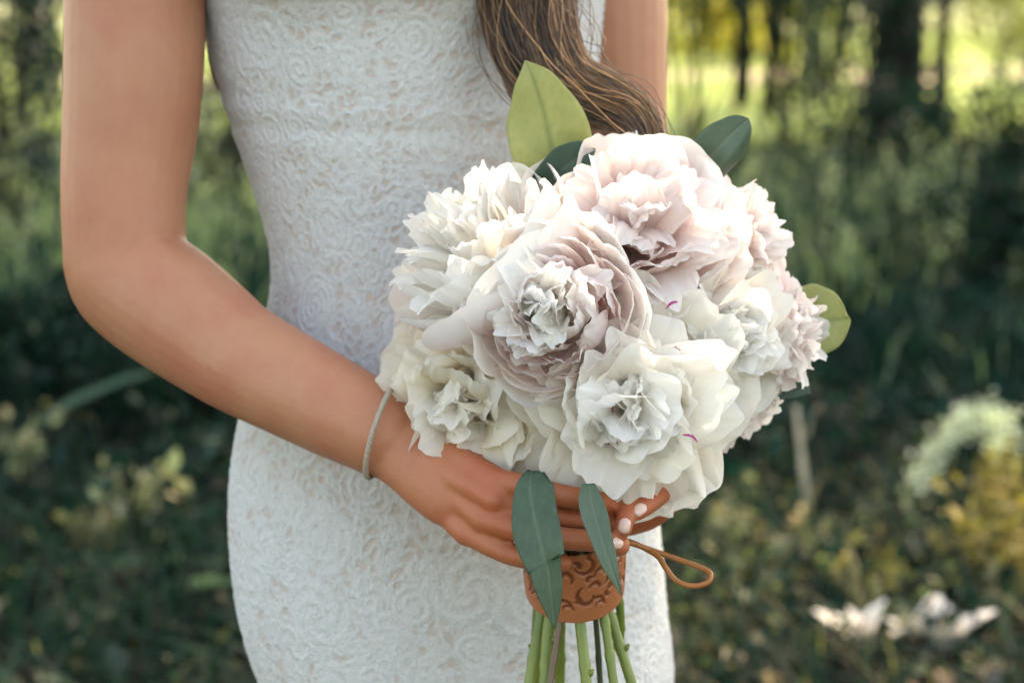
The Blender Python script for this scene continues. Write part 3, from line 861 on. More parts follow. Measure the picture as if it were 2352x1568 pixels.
tag(dress, 'fitted white lace dress over a peach lining')

# --- hair
def hair_material():
    m, nt, b, out = material('hair')
    a = N(nt, 'ShaderNodeAttribute'); a.attribute_name = 'tint'
    nt.links.new(a.outputs['Color'], b.inputs['Base Color'])
    b.inputs['Roughness'].default_value = .38; b.inputs['Specular IOR Level'].default_value = .6
    b.inputs['Anisotropic'].default_value = .5
    thin(nt, b, out, a.outputs['Color'], .18, (1.8, 1.4, 1.0))
    return m
M_hair = hair_material()
hair = MB()
g = np.random.default_rng(3)
def lock(guide, n, spread, freq=1.0, thick=.00042, npts=26, tone=1.0):
    """guide rows: px, py, depth, half width px"""
    G = spline(guide, npts)
    C = np.array([tuple(at(*r[:3])) for r in G]); W = (G[:, 3] / FPX * G[:, 2])
    T = np.gradient(C, axis=0); T /= np.linalg.norm(T, axis=1)[:, None]
    S = np.cross(T, np.array(tuple(-FWD))); S /= np.linalg.norm(S, axis=1)[:, None]; Nn = np.cross(S, T)
    t = np.linspace(0, 1, npts)
    for k in range(n):
        u, w = g.uniform(-1, 1), g.uniform(-1, 1) * spread
        sw = .26 * np.sin(t * g.uniform(3, 9) * freq + g.uniform(0, 6.28)) + .05 * np.sin(t * 22 + g.uniform(0, 6.28))
        lat = (u + sw) * W; dep = (w * np.sqrt(max(0, 1 - u * u)) + .15 * np.sin(t * 5 + g.uniform(0, 6.28))) * W
        P = C + S * lat[:, None] + Nn * dep[:, None]
        c = np.array((.090, .048, .026)) * g.uniform(.7, 1.35) * tone * (1 + .55 * math.sin(u * 7 + w * 3))
        if g.random() < .12: c = np.array((.30, .17, .085)) * g.uniform(.7, 1.2) * tone
        cut = npts if g.random() < .6 else g.integers(int(npts * .75), npts)
        th = thick * g.uniform(.5, 1.2) * np.clip((1 - t) * 6 + .25, 0, 1)
        hair.tube(P[:cut], th[:cut], 4, attr=c, cap=False)
lock([(1190, -620, 1.52, 120), (1195, -300, 1.455, 95), (1200, -60, 1.425, 85), (1215, 60, 1.41, 84), (1258, 165, 1.40, 74), (1325, 222, 1.392, 54), (1400, 256, 1.385, 40), (1456, 300, 1.38, 32), (1476, 380, 1.38, 30)], 2300, .55)
lock([(1240, -500, 1.50, 90), (1245, -200, 1.44, 60), (1262, 0, 1.41, 52), (1278, 90, 1.40, 46), (1320, 168, 1.39, 40), (1400, 208, 1.38, 34), (1468, 252, 1.38, 28), (1500, 320, 1.385, 22), (1508, 400, 1.39, 18)], 1000, .6, tone=1.8)
lock([(1150, -500, 1.50, 60), (1140, -150, 1.45, 34), (1142, 0, 1.435, 26), (1155, 90, 1.43, 24), (1180, 180, 1.43, 22), (1215, 260, 1.425, 18)], 170, .6, tone=1.25)
lock([(600, -620, 1.66, 120), (530, -250, 1.60, 60), (492, -20, 1.545, 22), (494, 90, 1.54, 19), (508, 170, 1.54, 17), (530, 245, 1.545, 9)], 260, .6, tone=1.2)
lock([(1200, -300, 1.455, 130), (1205, -60, 1.42, 120), (1225, 70, 1.405, 118), (1275, 170, 1.395, 110), (1340, 225, 1.388, 86), (1420, 262, 1.38, 80), (1480, 320, 1.378, 60), (1500, 400, 1.38, 50)], 70, .8, 1.6, .00028, tone=1.9)
# hair on the head
hd = np.array(tuple(hc))
for k in range(520):
    ph = g.uniform(0, 6.28); d = np.array((math.cos(ph), math.sin(ph)))
    fr = d @ np.array((fdir.x, fdir.y))
    t = np.linspace(0, 1, 14)
    th_max = (.75 if fr > .55 else 1.9) + g.uniform(-.1, .2)
    th = .08 + th_max * t
    rr_ = .113 + g.uniform(0, .010)
    P = np.stack([hd[0] + rr_ * .80 * np.sin(th) * d[0], hd[1] + rr_ * .94 * np.sin(th) * d[1], hd[2] + rr_ * 1.10 * np.cos(th)], -1)
    if fr <= .2:
        tail = np.stack([P[-1, 0] - t[1:] * 0, P[-1, 1] + .02 * t[1:], P[-1, 2] - .20 * t[1:]], -1); P = np.concatenate([P, tail])
    hair.tube(P, .0028, 4, attr=np.array((.115, .062, .033)) * g.uniform(.5, 1.8), cap=False)
tag(hair.build('hair', M_hair, person), 'long wavy brown hair falling over one shoulder')

# ---------------------------------------------------------------- GROUND
g = np.random.default_rng(20)
def soil_material():
    m, nt, b, out = material('soil')
    n1 = noise(nt, .55, 4); n2 = noise(nt, 9, 5, .65)
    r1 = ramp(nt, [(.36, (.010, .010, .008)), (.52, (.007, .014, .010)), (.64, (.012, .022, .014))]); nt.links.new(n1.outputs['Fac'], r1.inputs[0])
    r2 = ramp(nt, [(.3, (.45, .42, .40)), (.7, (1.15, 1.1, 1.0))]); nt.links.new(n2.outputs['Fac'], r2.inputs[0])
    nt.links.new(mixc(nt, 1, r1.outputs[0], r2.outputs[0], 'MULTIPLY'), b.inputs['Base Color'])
    b.inputs['Roughness'].default_value = .95; b.inputs['Specular IOR Level'].default_value = .15
    bump(nt, b, n2.outputs['Fac'], .8, .04)
    return m
M_soil = soil_material()
q = np.linspace(-1, 1, 161)
gx = np.sinh(q * 4.2) / math.sinh(4.2) * 300; gy = np.sinh(q * 4.2) / math.sinh(4.2) * 300 + 6
GX, GY = np.meshgrid(gx, gy)
def gh(x, y):
    r = np.hypot(x, y)
    return .05 * np.sin(x * .9 + 1.3 * np.sin(y * .5)) * np.sin(y * .7 + .6) * np.clip((r - 2.2) / 3, 0, 1)
GZ = gh(GX, GY)
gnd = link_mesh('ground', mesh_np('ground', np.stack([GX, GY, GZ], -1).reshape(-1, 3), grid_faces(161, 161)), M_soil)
tag(gnd, 'woodland ground of soil and leaf litter', kind='structure')

# sunlit meadow turf and the sandy track that crosses it, far behind
def tint_leaf_material(name, trans=.35, rough=.45, spec=.4, gain=(1.0, 1.25, .75)):
    m, nt, b, out = material(name)
    a = N(nt, 'ShaderNodeAttribute'); a.attribute_name = 'tint'
    nt.links.new(a.outputs['Color'], b.inputs['Base Color'])
    b.inputs['Roughness'].default_value = rough; b.inputs['Specular IOR Level'].default_value = spec
    thin(nt, b, out, a.outputs['Color'], trans, gain)
    return m
M_foliage = tint_leaf_material('foliage', .35, .5, .12)
M_glossy = tint_leaf_material('glossy_foliage', .35, .28, .5)
M_grass = tint_leaf_material('grass_blades', .42, .6, .1)
M_dry = tint_leaf_material('dry_leaves', .15, .7, .2, (1.1, 1, .8))

def sheet(name, pts, mat, z, label):
    me = bpy.data.meshes.new(name); V = [(x, y, gh(x, y) + z) for x, y in pts]
    me.from_pydata(V, [], [list(range(len(V)))]); o = link_mesh(name, me, mat, smooth=False); tag(o, label, kind='structure'); return o
M_turf = plain('meadow_turf', (.34, .37, .19), .95, (.44, .44, .25), 1.2, .02, .05, bs=20)
mx_, my_ = np.meshgrid(np.linspace(-34, 34, 70), np.concatenate([np.linspace(14.8, 30, 50), np.linspace(31, 90, 24)]))
edge_ = .8 * np.sin(mx_ * 1.1) * (my_ < 15.2)
mea = link_mesh('meadow', mesh_np('meadow', np.stack([mx_, my_ + edge_, gh(mx_, my_) + .03], -1).reshape(-1, 3), grid_faces(74, 70)), M_turf)
tag(mea, 'sunny meadow turf beyond the trees', kind='structure')
M_track = plain('sandy_track', (.62, .46, .35), .95, (.52, .38, .29), 3, .01, .1, bs=30)
xs = np.linspace(-14, 14, 57)
V = []; 
for i, x in enumerate(xs):
    yc = 22.5 + .8 * math.sin(x * .3 + .5) + .02 * x * x
    for w in (-1.6, -.5, .6, 1.7): V.append((x, yc + w + .2 * math.sin(x * 3 + w), float(gh(x, yc + w)) + .075 + .02 * (1 - abs(w))))
trk = link_mesh('track', mesh_np('track', V, grid_faces(57, 4)), M_track)
tag(trk, 'pale sandy track crossing the sunny meadow', kind='structure')

def leaf_cards(mb, P, size, tints, g, nrm_up=.5, aspect=.55, down=None):
    """small folded leaves (two quads each) at points P"""
    n = len(P)
    d = g.normal(size=(n, 3)); d[:, 2] += (-.3 if down is None else down); d /= np.linalg.norm(d, axis=1)[:, None]
    up = g.normal(size=(n, 3)) * .7 + np.array((0, 0, nrm_up)); s = np.cross(d, up); s /= np.linalg.norm(s, axis=1)[:, None] + 1e-9; nn = np.cross(s, d)
    L = (size * g.uniform(.6, 1.3, n))[:, None]; W = L * aspect * .5
    a = P; m1 = P + d * L * .5; b = P + d * L
    l = m1 + s * W + nn * W * .35; r = m1 - s * W + nn * W * .35
    V = np.stack([a, r, b, l], 1).reshape(-1, 3); F = np.arange(4 * n).reshape(-1, 4)
    T = np.concatenate([F[:, [0, 1, 2]], F[:, [0, 2, 3]]])
    mb.add(V, None, T); mb.A.append(np.repeat(tints, 4, axis=0))

def greens(n, base, g, var=.35, yellow=.0):
    t = np.array(base)[None, :] * (1 + g.normal(0, var, (n, 1))).clip(.35, 2.2)
    t[:, 0] *= 1 + yellow * g.random(n)
    return np.concatenate([t.clip(0.004, .6), np.ones((n, 1))], 1)

def grass_blades(mb, P, H, lean, tints, g, width=.006):
    n = len(P); a = g.uniform(0, 6.28, n)
    dv = np.stack([np.cos(a), np.sin(a), 0 * a], -1); sv = np.stack([-np.sin(a), np.cos(a), 0 * a], -1)
    H = H[:, None]; lean = lean[:, None]; w = width * g.uniform(.6, 1.5, n)[:, None]
    rows_ = []
    for t, ww in ((0, 1), (.4, .9), (.75, .6), (1, .06)):
        c = P + dv * lean * H * t * t + np.array((0, 0, 1.0)) * H * (t - .32 * lean * t * t)
        rows_ += [c - sv * w * ww, c + sv * w * ww]
    V = np.stack(rows_, 1).reshape(-1, 3)
    b = (np.arange(n) * 8)[:, None]
    Q = np.concatenate([b + np.array([[0, 1, 3, 2]]), b + np.array([[2, 3, 5, 4]]), b + np.array([[4, 5, 7, 6]])])
    mb.add(V, Q); mb.A.append(np.repeat(tints, 8, axis=0))

def scatter(n, y0, y1, xw=.36, pw=1.0):
    y = y0 + (y1 - y0) * g.random(n) ** pw
    wide = g.random(n) < .42              # the clearing goes on beyond both sides of the view
    x = (g.random(n) * 2 - 1) * (xw * y + .6) * np.where(wide, 3.0, 1.0)
    return x, y

# tall grass
mb = MB()
n = 56000
x, y = scatter(n, 5.2, 14.5)
clump = np.sin(x * 2.1 + 1.7 * np.sin(y * 1.3)) * np.sin(y * 1.9 + 1.1 * np.sin(x * 1.7))
keep = g.random(n) < (.55 + .45 * clump); x, y, clump = x[keep], y[keep], clump[keep]
P = np.stack([x, y, gh(x, y)], -1)
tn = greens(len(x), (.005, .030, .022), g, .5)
zl_ = np.exp(-(((x + 1.45) / .85) ** 2 + ((y - 7.9) / 1.5) ** 2)) + .75 * np.exp(-(((x - 1.15) / .55) ** 2 + ((y - 8.2) / 1.5) ** 2))   # seeding patches; their sunlight is put into paler blade colours
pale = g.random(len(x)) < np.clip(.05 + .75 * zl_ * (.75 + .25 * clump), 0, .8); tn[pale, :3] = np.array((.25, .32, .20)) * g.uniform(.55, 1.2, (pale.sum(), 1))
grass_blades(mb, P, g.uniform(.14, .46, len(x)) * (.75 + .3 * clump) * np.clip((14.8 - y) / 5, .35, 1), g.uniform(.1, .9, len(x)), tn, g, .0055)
n = 40000; x, y = scatter(n, 14.5, 42, .36, 1.4)
yc = 22.5 + .8 * np.sin(x * .3 + .5) + .02 * x * x
ok = np.abs(y - yc) > 1.7; x, y = x[ok], y[ok]
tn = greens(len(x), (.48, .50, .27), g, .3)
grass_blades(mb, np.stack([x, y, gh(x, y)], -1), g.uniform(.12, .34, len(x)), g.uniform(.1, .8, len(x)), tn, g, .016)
n = 14000; x, y = scatter(n, 2.6, 5.6, .34, .8)
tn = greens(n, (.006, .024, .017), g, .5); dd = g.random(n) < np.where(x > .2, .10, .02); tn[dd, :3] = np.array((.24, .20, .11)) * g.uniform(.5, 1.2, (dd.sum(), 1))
grass_blades(mb, np.stack([x, y, gh(x, y)], -1), g.uniform(.05, .26, n), g.uniform(.3, 1.4, n), tn, g, .0035)
tag(mb.build('grass', M_grass, None, False), 'tall seeding grass in patches of sun and shade', kind='stuff')

# grass seed heads catching the light
mb = MB()
for k in range(1900):
    x, y = scatter(1, 6.0, 12.0)
    if g.random() > .12 + math.exp(-(((x[0] + 1.45) / .9) ** 2 + ((y[0] - 7.9) / 1.5) ** 2)) + .9 * math.exp(-(((x[0] - 1.15) / .6) ** 2 + ((y[0] - 8.2) / 1.5) ** 2)): continue
    h = g.uniform(.34, .62); a = g.uniform(0, 6.28)
    p0 = np.array((x[0], y[0], float(gh(x[0], y[0])))); tip = p0 + np.array((math.cos(a) * .12 * h, math.sin(a) * .12 * h, h))
    mb.tube([p0, (p0 + tip) / 2 + np.array((0, 0, .01)), tip], .0016, 3, attr=(.22, .22, .12, 1), cap=False)
    q_ = tip + np.stack([g.normal(0, .010, 9), g.normal(0, .010, 9), -np.linspace(0, .11, 9)], -1)
    leaf_cards(mb, q_, np.full(9, .022), np.tile(np.array((.42, .45, .30, 1.0)) * g.uniform(.7, 1.1), (9, 1)), g, .2, .5, .6)
tag(mb.build('grass_seed_heads', M_grass, None, False), 'pale feathery seed heads standing in the tall grass', kind='stuff')

# undergrowth of low leafy weeds in the shade
mb = MB()
n = 31000; x, y = scatter(n, 3.3, 7.6, .34)
cl = np.sin(x * 3.3 + 2 * np.sin(y * 2.1)) * np.sin(y * 2.7 + 2 * np.sin(x * 1.9))
hgt = np.clip(.16 + .18 * cl, .02, .4) * np.clip((y - 3.0) / 2, .25, 1) * g.random(n) ** .6
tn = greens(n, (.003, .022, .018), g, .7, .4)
leaf_cards(mb, np.stack([x, y, gh(x, y) + hgt], -1), np.full(n, .050), tn, g, 1.0)
tag(mb.build('undergrowth', M_foliage, None, False), 'dark green low weeds behind the bride', kind='stuff')

# leaf litter
mb = MB()
n = 9500; x, y = scatter(n, 2.4, 6.2, .34, .8)
pal = np.array([(.30, .21, .14), (.20, .13, .08), (.36, .29, .22), (.24, .22, .20), (.12, .08, .05), (.38, .27, .10)])
tn = pal[g.integers(0, 6, n)] * np.where(g.random((n, 1)) < .16, g.uniform(.7, 1.2, (n, 1)), g.uniform(.10, .45, (n, 1))); tn = np.where((x < .1)[:, None], tn * np.array((.42, .60, .55)), tn)      # left side tinted darker and greener, shade put into the litter colour
tn = np.concatenate([tn, np.ones((n, 1))], 1)
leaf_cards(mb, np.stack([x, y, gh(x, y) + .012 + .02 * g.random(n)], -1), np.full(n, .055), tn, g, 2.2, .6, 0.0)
for k in range(260):
    x, y = scatter(1, 2.6, 5.5); a = g.uniform(0, 6.28); l = g.uniform(.05, .35); z = float(gh(x[0], y[0])) + .02
    p = np.array((x[0], y[0], z)); e = p + np.array((math.cos(a) * l, math.sin(a) * l, g.uniform(0, .05)))
    mb.tube([p, (p + e) / 2 + g.normal(0, .01, 3), e], [.004, .003, .0015], 4, attr=(*(np.array((.13, .115, .085)) * g.uniform(.15, 1.0)), 1), cap=False)
tag(mb.build('leaf_litter', M_dry, None, False), 'brown fallen leaves and twigs on the ground', kind='stuff')

# ---------------------------------------------------------------- TREES AND SHRUBS
def bark_material(name, c1, c2):
    m, nt, b, out = material(name)
    nz = noise(nt, 7, 5, .65, stretch=(3, 3, .5))
    r = ramp(nt, [(.35, c1), (.65, c2)]); nt.links.new(nz.outputs['Fac'], r.inputs[0]); nt.links.new(r.outputs[0], b.inputs['Base Color'])
    b.inputs['Roughness'].default_value = .9; b.inputs['Specular IOR Level'].default_value = .08; bump(nt, b, nz.outputs['Fac'], .8, .03)
    return m
M_bark = bark_material('shade_dark_bark', (.005, .006, .005), (.016, .016, .013))  # darker than real bark; deep shade is put into its colour
M_bark_g = bark_material('grey_bark', (.03, .03, .028), (.07, .068, .062))

def make_tree(label, base, dia, height, crown_r, crown_z, n_leaves, tint, lean=(0, 0), mat=None, seed=0, leaf=.13, group='trees behind the bride', shift=(0, 0)):
    gg = np.random.default_rng(seed)
    b = np.array((base[0], base[1], float(gh(base[0], base[1])) - .05))
    t = empty('tree', tuple(b)); tag(t, label, 'tree', group)
    tr = MB()
    topp = b + np.array((lean[0] * height, lean[1] * height, height))
    pts = [b + (topp - b) * s + np.array((gg.normal(0, .06), gg.normal(0, .06), 0)) * s * (1 - s) * 3 for s in np.linspace(0, 1, 9)]
    rad = dia / 2 * np.array([1.35, 1.03, .97, .9, .8, .66, .5, .33, .14])
    Cc = spline([(*p, r) for p, r in zip(pts, rad)], 26)
    tr.tube(Cc[:, :3], Cc[:, 3], 12)
    cc = b + np.array((lean[0] * crown_z + shift[0], lean[1] * crown_z + shift[1], crown_z))
    tips = []
    for k in range(9):
        s = gg.uniform(.38, .85); p0 = b + (topp - b) * s
        e = cc + gg.normal(0, 1, 3) * np.array((crown_r * .55, crown_r * .55, crown_r * .40))
        m_ = (p0 + e) / 2 + np.array((0, 0, .12 * crown_r))
        tr.tube(spline([p0, m_, e], 9), np.linspace(dia * .18, dia * .03, 9), 6); tips.append(e)
    tr.build('trunk', mat or M_bark, t)
    cr = MB()
    nb = 26
    cen = cc + gg.normal(0, 1, (nb, 3)) * np.array((crown_r * .52, crown_r * .52, crown_r * .42))
    cen[:9] = tips
    idx = gg.integers(0, nb, n_leaves)
    P = cen[idx] + gg.normal(0, 1, (n_leaves, 3)) * crown_r * .20
    leaf_cards(cr, P, np.full(n_leaves, leaf), greens(n_leaves, tint, gg, .35, .3), gg, .8, .62)
    cr.build('crown', M_foliage, t, False)
    return t

def px_ground(px, dist):
    return ((px - 1176) / FPX * dist, dist)
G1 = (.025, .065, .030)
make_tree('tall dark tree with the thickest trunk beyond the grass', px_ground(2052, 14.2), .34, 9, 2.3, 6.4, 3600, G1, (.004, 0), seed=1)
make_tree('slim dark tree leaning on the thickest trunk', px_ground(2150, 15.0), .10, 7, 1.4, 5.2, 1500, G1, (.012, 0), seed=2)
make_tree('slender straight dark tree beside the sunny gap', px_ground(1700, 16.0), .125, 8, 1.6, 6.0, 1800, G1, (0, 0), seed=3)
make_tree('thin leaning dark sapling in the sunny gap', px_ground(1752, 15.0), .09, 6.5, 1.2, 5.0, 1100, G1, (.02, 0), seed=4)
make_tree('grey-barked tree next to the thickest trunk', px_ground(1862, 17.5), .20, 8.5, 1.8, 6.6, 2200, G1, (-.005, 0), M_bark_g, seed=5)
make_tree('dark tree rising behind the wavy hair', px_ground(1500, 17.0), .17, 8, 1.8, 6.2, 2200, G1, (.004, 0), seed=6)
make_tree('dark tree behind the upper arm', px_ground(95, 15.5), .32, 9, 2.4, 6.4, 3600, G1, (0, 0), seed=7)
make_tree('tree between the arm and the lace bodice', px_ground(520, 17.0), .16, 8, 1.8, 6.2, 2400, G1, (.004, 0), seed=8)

def make_shrub(label, px, dist, w, h, n_leaves, tint, seed, leaf=.07, group='shrubs at the edge of the clearing', z0=.15, yellow=.4, glint=0.0):
    gg = np.random.default_rng(seed); bx, by = px_ground(px, dist)
    b = np.array((bx, by, float(gh(bx, by))))
    t = empty('shrub', tuple(b)); tag(t, label, 'shrub', group)
    st = MB(); cl = []
    for k in range(12):
        a = gg.uniform(0, 6.28); r = gg.uniform(.1, 1) * w; e = b + np.array((math.cos(a) * r, math.sin(a) * r * .7, h * gg.uniform(max(.35, z0), 1)))
        st.tube(spline([b + gg.normal(0, .03, 3) * np.array((1, 1, 0)), (b + e) / 2 + np.array((0, 0, .12 * h)), e], 9), np.linspace(.014, .003, 9), 5); cl.append(e)
    st.build('stem', M_bark, t)
    cen = np.concatenate([np.array(cl), b + np.stack([gg.normal(0, .55, 22) * w, gg.normal(0, .4, 22) * w, gg.uniform(z0, .95, 22) * h], -1)])
    idx = gg.integers(0, len(cen), n_leaves)
    P = cen[idx] + gg.normal(0, 1, (n_leaves, 3)) * np.array((w, w, h)) * .11
    P = P[P[:, 2] > .02]
    cr = MB(); tn = greens(len(P), tint, gg, .4, yellow); gl = gg.random(len(P)) < glint
    tn[gl, :3] = np.array((.46, .47, .24)) * gg.uniform(.6, 1.3, (gl.sum(), 1))      # pale leaves painted in as sun glints
    leaf_cards(cr, P, np.full(len(P), leaf), tn, gg, .6, .6)
    cr.build('foliage', M_glossy if glint else M_foliage, t, False)
    return t
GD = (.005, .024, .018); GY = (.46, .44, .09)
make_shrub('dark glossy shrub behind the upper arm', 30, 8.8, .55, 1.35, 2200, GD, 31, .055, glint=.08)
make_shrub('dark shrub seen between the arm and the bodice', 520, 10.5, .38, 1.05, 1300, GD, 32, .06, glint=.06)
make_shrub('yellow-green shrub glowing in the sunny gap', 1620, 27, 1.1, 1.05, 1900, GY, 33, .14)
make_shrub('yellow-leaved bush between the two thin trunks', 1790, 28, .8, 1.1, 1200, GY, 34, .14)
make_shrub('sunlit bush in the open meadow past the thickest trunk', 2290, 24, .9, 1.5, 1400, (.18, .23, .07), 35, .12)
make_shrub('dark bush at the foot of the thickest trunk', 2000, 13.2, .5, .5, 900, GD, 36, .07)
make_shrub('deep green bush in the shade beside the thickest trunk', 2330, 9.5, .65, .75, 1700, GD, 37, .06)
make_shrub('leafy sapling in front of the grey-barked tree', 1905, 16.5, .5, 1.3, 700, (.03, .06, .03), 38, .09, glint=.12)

# unseen trees, added so that their crowns shade the grass behind the bride
make_tree('unseen spreading tree added behind the bride for shade', (-.35, 9.3), .22, 6.4, 2.0, 5.2, 5200, G1, (.03, -.03), seed=51, leaf=.12, shift=(.55, -1.5))
make_tree('unseen broad tree added at the edge of the clearing for shade', (3.1, 8.6), .30, 7.0, 2.1, 5.4, 5600, G1, (-.02, 0), seed=52, leaf=.12, shift=(.1, 0.1))
make_tree('unseen leafy tree added beyond the weeds for shade', (-2.9, 8.9), .28, 7.0, 2.0, 5.4, 5200, G1, (.02, 0), seed=53, leaf=.12, shift=(.6, -.4))

make_tree('unseen airy tree added over the bride for dappled shade', (2.25, 3.9), .18, 6.2, 1.25, 5.0, 2700, G1, (-.03, 0), seed=54, leaf=.10, shift=(-.2, -.3))  # unseen, added to break up the sun on the bouquet
make_shrub('dark hanging sapling over the sunny gap', 1590, 13.5, .62, 1.5, 900, GD, 61, .075, z0=.72)
make_shrub('dark low-branched sapling before the thickest trunk', 2010, 12.5, .5, 1.45, 900, GD, 62, .07, z0=.62)
make_shrub('dark sapling crowding the grey-barked tree', 1800, 14.5, .45, 1.5, 800, GD, 63, .075, z0=.70)
make_shrub('dark thicket in the shade of the broad tree', 2300, 7.6, .6, .46, 2000, GD, 64, .055)
make_shrub('dark thicket below the bent elbow', 140, 5.6, .5, .30, 1700, GD, 65, .05)
make_shrub('dark thicket beside the hip', 420, 5.2, .36, .27, 1300, GD, 66, .045)

# ---------------------------------------------------------------- SMALL PLANTS NEAR THE BRIDE'S FEET
def weed_stems(t, rows_list, rad, tint, name='stem'):
    for rws in rows_list:
        mb = MB(); C = spline(rws, 14); mb.tube(C, np.linspace(rad, rad * .55, 14), 6, attr=(*tint, 1)); mb.build(name, M_dry, t)

def at_d(px, py, d):               # a point at world distance d along y
    r = ray(px, py); return CAM + r * (d / r.y)

p0 = ground_at(2075, 1256); d0 = p0.y
weed = empty('weed', tuple(p0)); tag(weed, 'arching weed with a fluffy pale seed plume', 'weed')
arch = [tuple(p0), tuple(at_d(2095, 1150, d0)), tuple(at_d(2140, 1060, d0)), tuple(at_d(2190, 985, d0)), tuple(at_d(2240, 950, d0)), tuple(at_d(2290, 975, d0)), tuple(at_d(2308, 1030, d0))]
weed_stems(weed, [arch], .0035, (.20, .20, .12))
mb = MB(); C = spline(arch, 60)
for k in range(14, 60):
    q_ = C[k] + g.normal(0, 1, (16, 3)) * np.array((.017, .017, .014)) * (1.2 if k > 30 else .9)
    leaf_cards(mb, q_, np.full(16, .016), np.tile(np.array((.72, .72, .64, 1.0)), (16, 1)) * np.append(np.full(3, g.uniform(.7, 1.1)), 1), g, .2, .5, 0)
tag(mb.build('seed_head', M_grass, weed, False), kind='stuff')

for lab, pts, rad in (('bleached dry stalk standing below the drooping peony', [(1868, 1248), (1848, 1110), (1838, 1020), (1828, 935)], .0085),
                      ('short bleached stalk stub rising from the litter', [(2130, 1345), (2112, 1290), (2094, 1235)], .0070),
                      ('bent bleached stalk among the golden weeds', [(2310, 1330), (2296, 1240), (2300, 1180), (2286, 1120)], .0065)):
    p0 = ground_at(*pts[0]); o = MB(); C = spline([tuple(at_d(px, py, p0.y)) for px, py in pts], 20)
    rd = rad * (1 - .35 * np.linspace(0, 1, 20)) * (1 + .12 * np.sin(np.linspace(0, 18, 20)))
    o.tube(C, rd, 8, attr=(.46, .40, .30, 1))
    tip = C[-1]; o.tube([C[13], C[13] + np.array((.018, 0, .02)), C[13] + np.array((.026, 0, .05))], [.003, .002, .001], 5, attr=(.42, .36, .26, 1))
    tag(o.build('dry_stalk', M_dry), lab, 'stalk', 'bleached dry stalks')

def low_weed(label, px, py, w, h, n, tint, seed, leaf=.035, cat='weed', group='low weeds in the litter'):
    gg = np.random.default_rng(seed); p0 = ground_at(px, py); b = np.array(tuple(p0))
    t = empty('weed', tuple(b)); tag(t, label, cat, group)
    cl = []
    for k in range(6):
        a = gg.uniform(0, 6.28); e = b + np.array((math.cos(a) * w * gg.uniform(.3, 1), math.sin(a) * w * gg.uniform(.3, 1), h * gg.uniform(.5, 1)))
        mbs = MB(); C = spline([b, (b + e) / 2 + np.array((0, 0, .15 * h)), e], 9); mbs.tube(C, np.linspace(.003, .0012, 9), 5, attr=(.16, .16, .08, 1)); mbs.build('stem', M_dry, t); cl.append(C)
    cl = np.concatenate(cl); P = cl[gg.integers(0, len(cl), n)] + gg.normal(0, 1, (n, 3)) * np.array((w, w, h)) * .10
    P[:, 2] = np.maximum(P[:, 2], .01)
    cr = MB(); leaf_cards(cr, P, np.full(n, leaf), greens(n, tint, gg, .3, .3), gg, .9, .5); cr.build('foliage', M_foliage, t, False)
low_weed('golden yellow weed glowing in the sun beside the bent stalk', 2330, 1400, .16, .32, 330, (.22, .19, .06), 71, .045)
low_weed('small golden weed at the foot of the arching plume', 2210, 1370, .10, .16, 140, (.22, .20, .07), 72, .04)
low_weed('yellowing weed behind the white blossoms', 2010, 1390, .13, .12, 160, (.26, .25, .09), 73, .04)
low_weed('pale withered weed below the forearm', 320, 1240, .09, .17, 70, (.24, .26, .16), 74, .05)
low_weed('rust-spotted weed in the litter near the hip', 170, 1280, .12, .10, 90, (.13, .13, .07), 75, .04)
low_weed('pale grey-green weed beside the dress hem', 1640, 1330, .12, .13, 120, (.13, .15, .09), 76, .04)
low_weed('drooping pale weed under the bent elbow', 60, 1130, .10, .20, 60, (.24, .27, .15), 77, .05)
low_weed('straw-coloured weed beside the bleached stalk', 1790, 1300, .14, .12, 130, (.24, .21, .11), 78, .04)

M_blossom = plain('white_blossom', (.80, .76, .70), .6, (.72, .64, .58), 30)
def blossom(label, px, py, n, size, seed, pink=False):
    gg = np.random.default_rng(seed); p0 = ground_at(px, py); b = np.array(tuple(p0))
    t = empty('blossom', tuple(b)); tag(t, label, 'flower', 'fallen blossoms in the litter')
    for k in range(n):
        a = gg.uniform(0, 6.28); el = gg.uniform(.65, 1.4); L = size * gg.uniform(.7, 1.2)
        d = np.array((math.cos(a) * math.cos(el), math.sin(a) * math.cos(el), math.sin(el))); s_ = np.cross(d, (0, 0, 1.0)); s_ /= np.linalg.norm(s_); nn = np.cross(s_, d)
        v = np.linspace(0, 1, 7)[:, None]; u = np.linspace(-1, 1, 5)[None, :]
        w = L * .30 * np.sin(np.pi * np.clip(v * .86 + .10, 0, 1))
        V = b + np.array((0, 0, .012)) + (v * L)[..., None] * d + (u * w)[..., None] * s_ + (.35 * w * u ** 2 - .2 * L * v ** 2)[..., None] * nn
        V[..., 2] = np.maximum(V[..., 2], .006)
        link_mesh('petal', mesh_np('petal', V.reshape(-1, 3), grid_faces(7, 5)), M_blossom, t)
blossom('crumpled pinkish white blossom lying in the litter', 1980, 1510, 12, .095, 81)
blossom('white blossom with pointed petals on the dry litter', 2150, 1530, 10, .115, 82)
blossom('small white blossom lying beside the dress', 590, 1535, 5, .05, 83)

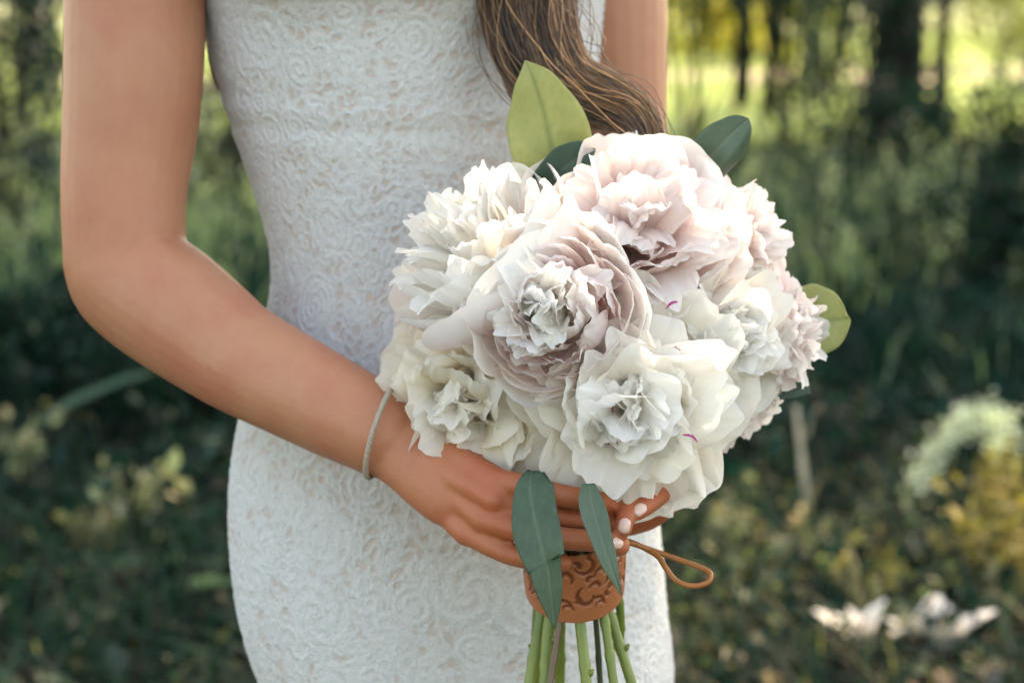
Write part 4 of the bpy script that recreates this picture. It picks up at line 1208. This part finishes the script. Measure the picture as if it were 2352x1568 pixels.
def blade(label, pts, dist, w, tint):
    C = spline([tuple(at_d(px, py, d)) for (px, py), d in zip(pts, dist)], 24); o = MB()
    T = np.gradient(C, axis=0); S = np.cross(T, (0, -.5, .8)); S /= np.linalg.norm(S, axis=1)[:, None]
    ww = w * np.sin(np.pi * np.clip(np.linspace(.12, 1, 24), 0, .97)) ** .6
    V = np.stack([C - S * ww[:, None], C + np.array((0, 0, -.2 * w)), C + S * ww[:, None]], 1).reshape(-1, 3)
    o.add(V, grid_faces(24, 3), None, (*tint, 1))
    tag(o.build('grass_blade', M_grass), label, 'grass blade', 'long grass blades bent over the litter')
blade('long blue-green blade arching towards the hip', [(-40, 1345), (200, 1300), (400, 1285), (600, 1300)], (3.95, 3.9, 3.85, 3.85), .016, (.06, .12, .075))
blade('broad green blade bent low beside the lace skirt', [(230, 1420), (340, 1365), (480, 1332), (620, 1330)], (3.7, 3.68, 3.66, 3.64), .018, (.09, .16, .085))
blade('long dull blade slanting under the forearm', [(30, 1010), (150, 930), (260, 880), (360, 850)], (4.9, 4.9, 4.9, 4.9), .016, (.07, .13, .085))

# magenta flecks on the ragged ivory peony, lying on its petals
M_fleck = plain('magenta_fleck', (.30, .012, .12), .5, (.42, .03, .17), 200)
dg = bpy.context.evaluated_depsgraph_get(); dg.update()
for px, py, ln, an_ in ((1406, 938, 26, 1.9), (1402, 1020, 20, .3), (1586, 1004, 40, -.45), (1545, 700, 46, .6), (1556, 798, 22, 2.0), (1420, 1014, 16, 1.2)):
    d = ray(px, py).normalized()
    hit, loc, nrm, idx, ob, mat = sc.ray_cast(dg, CAM, d)
    if not hit: continue
    if nrm.dot(d) > 0: nrm = -nrm
    e1 = (RGT * math.cos(an_) + UPV * math.sin(an_)); e1 = (e1 - nrm * e1.dot(nrm)).normalized(); e2 = nrm.cross(e1)
    L = ln / FPX * 1.24; t = np.linspace(-.5, .5, 7)
    w = .00085 * np.cos(t * np.pi) ** .7 + .00012
    cvx = .10 * L * np.cos(t * 5)
    V = []
    for ti, wi, ci in zip(t, w, cvx):
        for sgn in (-1, 1): V.append(tuple(loc + e1 * (ti * L) + e2 * (ci + sgn * wi) + nrm * .0007))
    me = mesh_np('fleck', np.array(V) - np.array(tuple(peony_a.location)), grid_faces(7, 2))
    me.materials.append(M_fleck)
    o = bpy.data.objects.new('fleck', me); col.objects.link(o); o.parent = peony_a

# sage and straw weeds in the sunnier corner
mb = MB(); n = 5200
x = g.uniform(.28, 1.55, n); y = g.uniform(3.2, 5.0, n)
cl = np.sin(x * 7 + 2 * np.sin(y * 4)) * np.sin(y * 6 + 2 * np.sin(x * 5)); ok = g.random(n) < .35 + .6 * cl; x, y, cl = x[ok], y[ok], cl[ok]; n = len(x)
tn = np.array([(.16, .19, .11), (.22, .20, .10), (.09, .13, .07), (.26, .24, .17)])[g.integers(0, 4, n)] * g.uniform(.4, 1.2, (n, 1)); tn = np.concatenate([tn, np.ones((n, 1))], 1)
leaf_cards(mb, np.stack([x, y, gh(x, y) + .01 + np.clip(.05 + .07 * cl, .01, .14) * g.random(n)], -1), np.full(n, .038), tn, g, .8)
tag(mb.build('weeds', M_foliage, None, False), 'sage and straw coloured weeds in the sunnier corner of the litter', kind='stuff')
